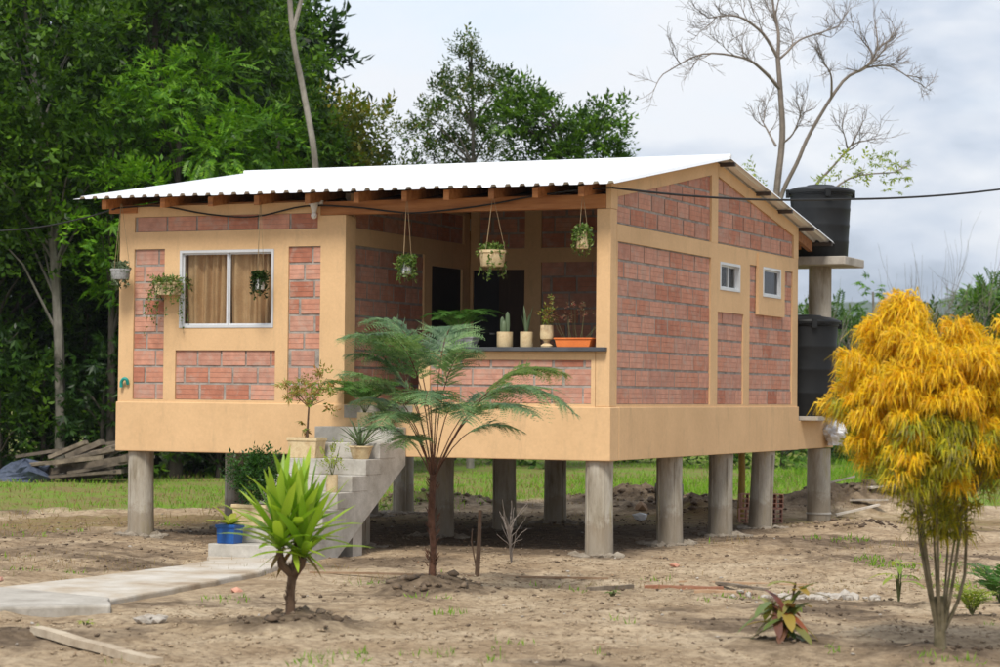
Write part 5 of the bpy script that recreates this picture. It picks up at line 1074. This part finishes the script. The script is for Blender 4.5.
potted('small seedling in a narrow cream pot halfway up the stairs', (-2.86, yst(4) + 0.16, 0.19 * 4 + 0.001), 'straight', 0.14, 0.21, POTC, 'sprig', LF_YELG, 8, 0.10)
potted('fern-leaved plant in a cream pot on the top step by the porch post', (-3.20, yst(8) + 0.2, 0.19 * 8 + 0.001), 'straight', 0.19, 0.18, POTC, 'fernlet', LF_PORCH, 9, 0.60)
potted('dark broad-leaved plant in a cream pot on the top step', (-2.95, yst(8) + 0.22, 0.19 * 8 + 0.001), 'straight', 0.20, 0.19, POTC, 'broad', LF_GREYG, 10, 0.17)
potted('broad-leaved green plant in a blue plastic pot on the bottom step', (-3.60, yst(1) + 0.15, 0.19 + 0.001), 'trough', 0.26, 0.22, POTB, 'broad', LF_YELG, 11, 0.19, d=0.24)
potted('dense dark green bush in a cream planter on the second step', (-3.50, yst(2) + 0.17, 0.38 + 0.001), 'trough', 0.46, 0.25, POTC, 'bush', LF_DARK2, 12, 0.27, d=0.30)
# hanging pots
def hanging(label, x, y, z, pk, w_, h, pm, leaf, seed, ztop, ncord=3, sx=0.09, yt=None):
    r = np.random.default_rng(seed); t_ = thing('hanging_planter', label, 'hanging planter', (x, y, z), 'hanging plants along the eave')
    pot_mesh(pk, w_, h).build('pot', pm, t_); MB().lathe([(w_ * 0.4, h * 0.865), (w_ * 0.1, h * 0.93)], 14).build('soil', SOIL, t_)
    for k in range(ncord):
        a = k * 2 * math.pi / ncord + 0.4; MB().tube([(w_ * 0.46 * math.cos(a), w_ * 0.46 * math.sin(a), h * 0.97), (0.006 * math.cos(a), (yt or 0) + 0.006 * math.sin(a), ztop - z)], 0.004, 4).build('cord', CORD, t_)
    plant(t_, h * 0.92, 'trail', r, sx, leaf); return t_
zr = lambda y: zroof(y) - 0.036 - 0.125
hanging('grey hanging bowl of succulents outside the far corner post', -6.79, -0.25, 3.40, 'round', 0.27, 0.14, POTG, LF_GREYG, 21, zr(-0.25) + 0.06, 3, 0.10)
hanging('small white hanging pot with a round mop of leaves before the window', -4.70, -0.25, 3.25, 'straight', 0.12, 0.15, POTW, LF_DARK, 23, zr(-0.25) + 0.02, 3, 0.10)
hanging('white patterned hanging pot with trailing fern by the porch opening', -2.62, -0.25, 3.42, 'straight', 0.15, 0.15, POTW, LF_TRAIL, 24, zr(-0.25) + 0.02, 3, 0.11)
hanging('wide cream hanging bowl with short trailing leaves over the parapet', -1.45, -0.25, 3.50, 'round', 0.34, 0.20, POTC, LF_TRAIL, 25, zr(-0.25) + 0.02, 3, 0.15)
hanging('cream hanging pot with leaves trailing to one side beside the corner post', -0.27, -0.25, 3.70, 'straight', 0.15, 0.20, POTC, LF_TRAIL, 26, zr(-0.25) + 0.02, 3, 0.10)
wp = thing('wall_planter', 'cream wall planter overflowing with green trailing leaves beside the window', 'planter', (-6.14, -0.112, 3.20))
trough(0.32, 0.20, 0.16).build('pot', POTC, wp); MB().box(-0.12, 0.12, 0.096, 0.111, 0.02, 0.12).build('bracket', ALU, wp)
MB().box(-0.125, 0.125, -0.068, 0.068, 0.136, 0.15).build('soil', SOIL, wp); plant(wp, 0.15, 'trail', np.random.default_rng(22), 0.26, LF_TRAIL)

# ------------------------------------------------------------------ debris
def plank(label, group, a, b, w_, h, m_, name='plank', cat='plank'):
    a, b = Vector(a), Vector(b); c_ = (a + b) / 2; mb = MB(); n = 5; rr_ = random.Random(int(abs(a.x * 1000 + b.y * 777)))
    pts = [a.lerp(b, i / n) - c_ + Vector((0, 0, rr_.uniform(-0.006, 0.006))) for i in range(n + 1)]; tdir = (b - a).normalized(); s_ = tdir.cross(Vector((0, 0, 1))).normalized(); u = s_.cross(tdir).normalized()
    Vv = []
    for i, p_ in enumerate(pts):
        ww = w_ / 2 * (1 + rr_.uniform(-0.12, 0.12)); Vv += [p_ - s_ * ww - u * h / 2, p_ + s_ * ww - u * h / 2, p_ + s_ * ww + u * h / 2, p_ - s_ * ww + u * h / 2]
    Ff = [(3, 2, 1, 0), tuple(range(n * 4, n * 4 + 4))] + [(i * 4 + k, i * 4 + (k + 1) % 4, i * 4 + 4 + (k + 1) % 4, i * 4 + 4 + k) for i in range(n) for k in range(4)]
    return tag(mb.add(Vv, Ff).build(name, m_, None, c_), label, cat, group)
def gpl(label, x0, y0, x1, y1, w_, h, m_, name='plank', cat='plank', up=0.0, group=None):
    return plank(label, group, (x0, y0, gz(x0, y0) + h * 0.45 + up), (x1, y1, gz(x1, y1) + h * 0.45 + up), w_, h, m_, name, cat)
gpl('long pale plank lying among scraps in front of the corner pillar', 1.95, -2.95, 3.35, -2.75, 0.08, 0.03, WOODL)
gpl('reddish brown board lying before the pale plank', 1.85, -3.75, 2.60, -3.45, 0.10, 0.035, solid('reddish_board', [(0.26, 0.11, 0.06), (0.36, 0.18, 0.11)], 5, 0.85))
gpl('short pale offcut of wood in front of the reddish board', 2.55, -4.2, 3.1, -4.05, 0.13, 0.03, WOODL)
gpl('narrow grey plank running past the reddish board', 2.45, -3.2, 3.15, -3.75, 0.06, 0.03, WOODP)
gpl('thin stick lying slanted on the soil before the corner pillar', 1.55, -4.55, 1.72, -3.75, 0.045, 0.04, WOODP, 'stick', 'stick')
gpl('long thin lath lying flat between the stairs and the corner pillar', -1.9, -4.0, 1.15, -2.95, 0.05, 0.022, WOODL, 'lath', 'lath')
gpl('pale squared timber lying on the soil in front of the path', -0.45, -11.15, 1.4, -12.35, 0.10, 0.06, WOODT, 'timber', 'timber', -0.02)
r = np.random.default_rng(61)
rbm = MB()
for i in range(60):
    a, d = r.normal() * 0.30, r.normal() * 0.14; x, y = 3.75 + RX * a + FX * d, -4.05 + RY * a + FY * d; A, Fi = rock(r, 0.03 + 0.07 * r.random() ** 2, 0.6); rbm.add(A + (x, y, gz(x, y) + 0.02), Fi)
tag(kind(rbm.build('rubble', RUBW), 'stuff'), 'small heap of white broken mortar beside the planks', 'rubble')
mb = MB()
for q in range(9): A, Fi = rock(r, 0.05 + 0.05 * r.random(), 0.5); mb.add(A + (0.10 * r.normal(), 0.06 * r.normal(), 0.0), Fi)
tag(mb.build('mortar_lump', RUBW, None, (-0.15, -9.95, gz(-0.15, -9.95) + 0.03)), 'pale flat lump of mortar in front of the path slab', 'stone')
for k, (x, y) in enumerate([(-1.35, -6.5), (-3.9, -6.9), (-2.0, -4.15), (1.35, -1.4)]):
    A, Fi = rock(r, 0.09, 0.35); tag(MB().add(A, Fi).build('brick_fragment', BRICK, None, (x, y, gz(x, y) + 0.015)), 'broken red brick piece lying on the soil', 'brick piece', 'broken brick pieces on the soil')
# wood pile and tarp by the forest
PC = plot(-8.75, 50.5); rw = random.Random(8)
pz = 0.02
for i in range(22):
    lay = i // 6; off = (i % 6) - 2.5; a = rw.uniform(-0.7, 1.2); ln = rw.uniform(0.8, 2.2); e0 = rw.uniform(-0.5, 0.6); n0_ = off * 0.26 * (1 - 0.13 * lay)
    ca_, sa_ = math.cos(a), math.sin(a); z0 = gz(*PC) + 0.06 + lay * 0.16
    p_ = [(PC[0] + RX * (e0 + s * ln / 2 * ca_) + FX * (n0_ + s * ln / 2 * sa_ * 0.5), PC[1] + RY * (e0 + s * ln / 2 * ca_) + FY * (n0_ + s * ln / 2 * sa_ * 0.5), z0 + (0.30 if s > 0 else -0.03) * (1 if lay else 0.6)) for s in (-1, 1)]
    plank('weathered grey plank in the heap at the forest edge', 'planks heaped at the forest edge', p_[0], p_[1], rw.uniform(0.14, 0.26), rw.uniform(0.05, 0.14), WOODP)
plank('long pale pole lying across the plank heap', None, (*plot(-9.9, 50.0), 0.36), (*plot(-8.3, 49.6), 0.55), 0.09, 0.09, WOODP, 'pole', 'pole')
x, y = plot(-10.05, 50.2); Vv = []; Ff = []; n = 20
for j in range(8):
    for i in range(n):
        a = 2 * math.pi * i / n; k = j / 7; rr_ = (1 - k ** 2.2) ** 0.5 * (1 + 0.16 * math.sin(3 * a + j) + 0.1 * math.sin(7 * a + 2 * j)) + 0.02; Vv.append((0.62 * rr_ * math.cos(a), 0.5 * rr_ * math.sin(a), 0.52 * k + 0.04 * math.sin(4 * a + j)))
for j in range(7):
    for i in range(n): Ff.append((j * n + i, j * n + (i + 1) % n, (j + 1) * n + (i + 1) % n, (j + 1) * n + i))
Ff += [tuple(range(n))[::-1], tuple(range(7 * n, 8 * n))]
tag(MB().add(Vv, Ff).build('tarp_bundle', TARP, None, (x, y, gz(x, y) - 0.05)), 'blue-grey tarp bundle lying beside the plank heap', 'tarp')
# things under and behind the house
x, y = plot(2.75, 38.5); lgx = thing('log_stump', 'cut log lying on its side behind the pillars', 'log', (x, y, gz(x, y)))
MB().tube([(-0.20, 0, 0.17), (0.0, 0.05, 0.18), (0.22, 0.1, 0.17)], [0.17, 0.18, 0.165], 14).build('log', BARK, lgx)
x, y = plot(2.3, 38.2); A, Fi = rock(r, 0.2, 0.5); tag(MB().add(A, Fi).build('clay_lump', WOODL, None, (x, y, gz(x, y) + 0.06)), 'orange-brown lump beside the cut log', 'lump')
x, y = plot(2.2, 36.8); A, Fi = rock(r, 0.14, 0.6); tag(MB().add(A, Fi).build('litter', WHITEP, None, (x, y, gz(x, y) + 0.05)), 'crumpled white litter near the cut log', 'litter')
x, y = plot(3.35, 36.6); A, Fi = rock(r, 0.13, 0.4); tag(MB().add(A, Fi).build('litter', WHITEP, None, (x, y, gz(x, y) + 0.04)), 'flat white litter between two side pillars', 'litter')
# perforated clay blocks stacked behind the third side pillar, two yellow poles and a rail
x0, y0 = plot(4.0, 36.3); bz = gz(x0, y0)
hb = MB(); o_ = lambda u, v_, d: (u, d, v_)
for i in range(4):
    for j in range(4):
        pass
cells = 3; s_ = 0.105; t2 = 0.014
for i in range(cells + 1): hb.box(i * s_ - t2 / 2, i * s_ + t2 / 2, -0.1, 0.1, 0, cells * 0.07)
for i in range(cells):
    for j in range(cells + 1): hb.box(i * s_ + t2 / 2, (i + 1) * s_ - t2 / 2, -0.1, 0.1, j * 0.07 - t2 / 2, j * 0.07 + t2 / 2)
hbm = hb.mesh('hollow_block')
for k, (a, z) in enumerate(((0, 0.0), (0.33, 0.0), (0.02, 0.226), (0.34, 0.226))):
    x, y = plot(3.70 + a, 36.3); o = obj('hollow_block', hbm, BRICK, None, (x, y, bz + z + 0.012)); o.rotation_euler = (0, 0, -YAW + 0.05 * k); tag(o, 'hollow red clay block in the small stack behind the side pillars', 'clay block', 'stacked hollow clay blocks')
for k, e in enumerate((3.78, 4.12)):
    x, y = plot(e, 36.9); z0 = gz(x, y) - 0.1
    tag(MB().tube([(0, 0, 0), (0.02, 0, 0.8), (0.0, 0, 1.62)], [0.06, 0.055, 0.05], 10).build('bamboo_prop', YPOLE, None, (x, y, z0)), 'upright yellow bamboo prop standing under the rear of the house', 'prop', 'bamboo props under the house')
p0, p1 = plot(2.2, 36.78), plot(4.4, 36.78); tag(MB().tube([(p0[0], p0[1], 1.36), (p1[0], p1[1], 1.38)], 0.06, 10).build('bamboo_rail', YPOLE), 'horizontal yellow bamboo rail tied across the props', 'rail')
for k, (e, n, a) in enumerate([(5.7, 37.5, 0.5), (6.0, 38.3, -0.4), (6.4, 39.0, 0.9), (5.6, 39.5, 0.2), (6.9, 39.8, -0.7)]):
    x, y = plot(e, n); dx, dy = math.cos(a) * 0.35, math.sin(a) * 0.35; plank('pale broken board on the soil heap behind the tank column', 'broken boards behind the tank column', (x - dx, y - dy, gz(x - dx, y - dy) + 0.04), (x + dx, y + dy, gz(x + dx, y + dy) + 0.22), 0.12, 0.03, RUBW, 'broken_board', 'board')

r = np.random.default_rng(71); n = 700; X = -9 + 17 * r.random(n); Y = -12.5 + 15 * r.random(n); k = nopath(X, Y); X, Y = X[k], Y[k]; n = len(X)
D = rdir(n, 0, r); D[:, 2] *= 0.12; Vv, Ff = leafquads(np.stack([X, Y, ground_h(X, Y) + 0.02], 1), D, np.tile((0, 0.1, 1.0), (n, 1)), 0.05 + 0.16 * r.random(n) ** 2, 0.008 + 0.03 * r.random(n) ** 2)
tag(kind(obj('leaf_litter', mesh_np('leaf_litter', Vv, Ff), leafmat('dead_leaf', [(0.20, 0.10, 0.05), (0.34, 0.22, 0.12), (0.45, 0.34, 0.22), (0.13, 0.08, 0.05)], 0.1, 0.8)), 'stuff'), 'dead leaves and twig bits scattered over the yard', 'litter')
# ------------------------------------------------------------------ haze: thin air round the whole site
m = bpy.data.materials.new('haze_air'); m.use_nodes = True; t = m.node_tree; t.nodes.clear()
ho = t.nodes.new('ShaderNodeOutputMaterial'); pv = t.nodes.new('ShaderNodeVolumePrincipled'); pv.inputs['Color'].default_value = (0.86, 0.91, 1.0, 1); pv.inputs['Density'].default_value = 0.00012
t.links.new(pv.outputs[0], ho.inputs['Volume'])
# (box built last so that it encloses everything)
kind(MB().box(-1700, 1700, -330, 2980, -8, 185).build('haze', m), 'stuff')
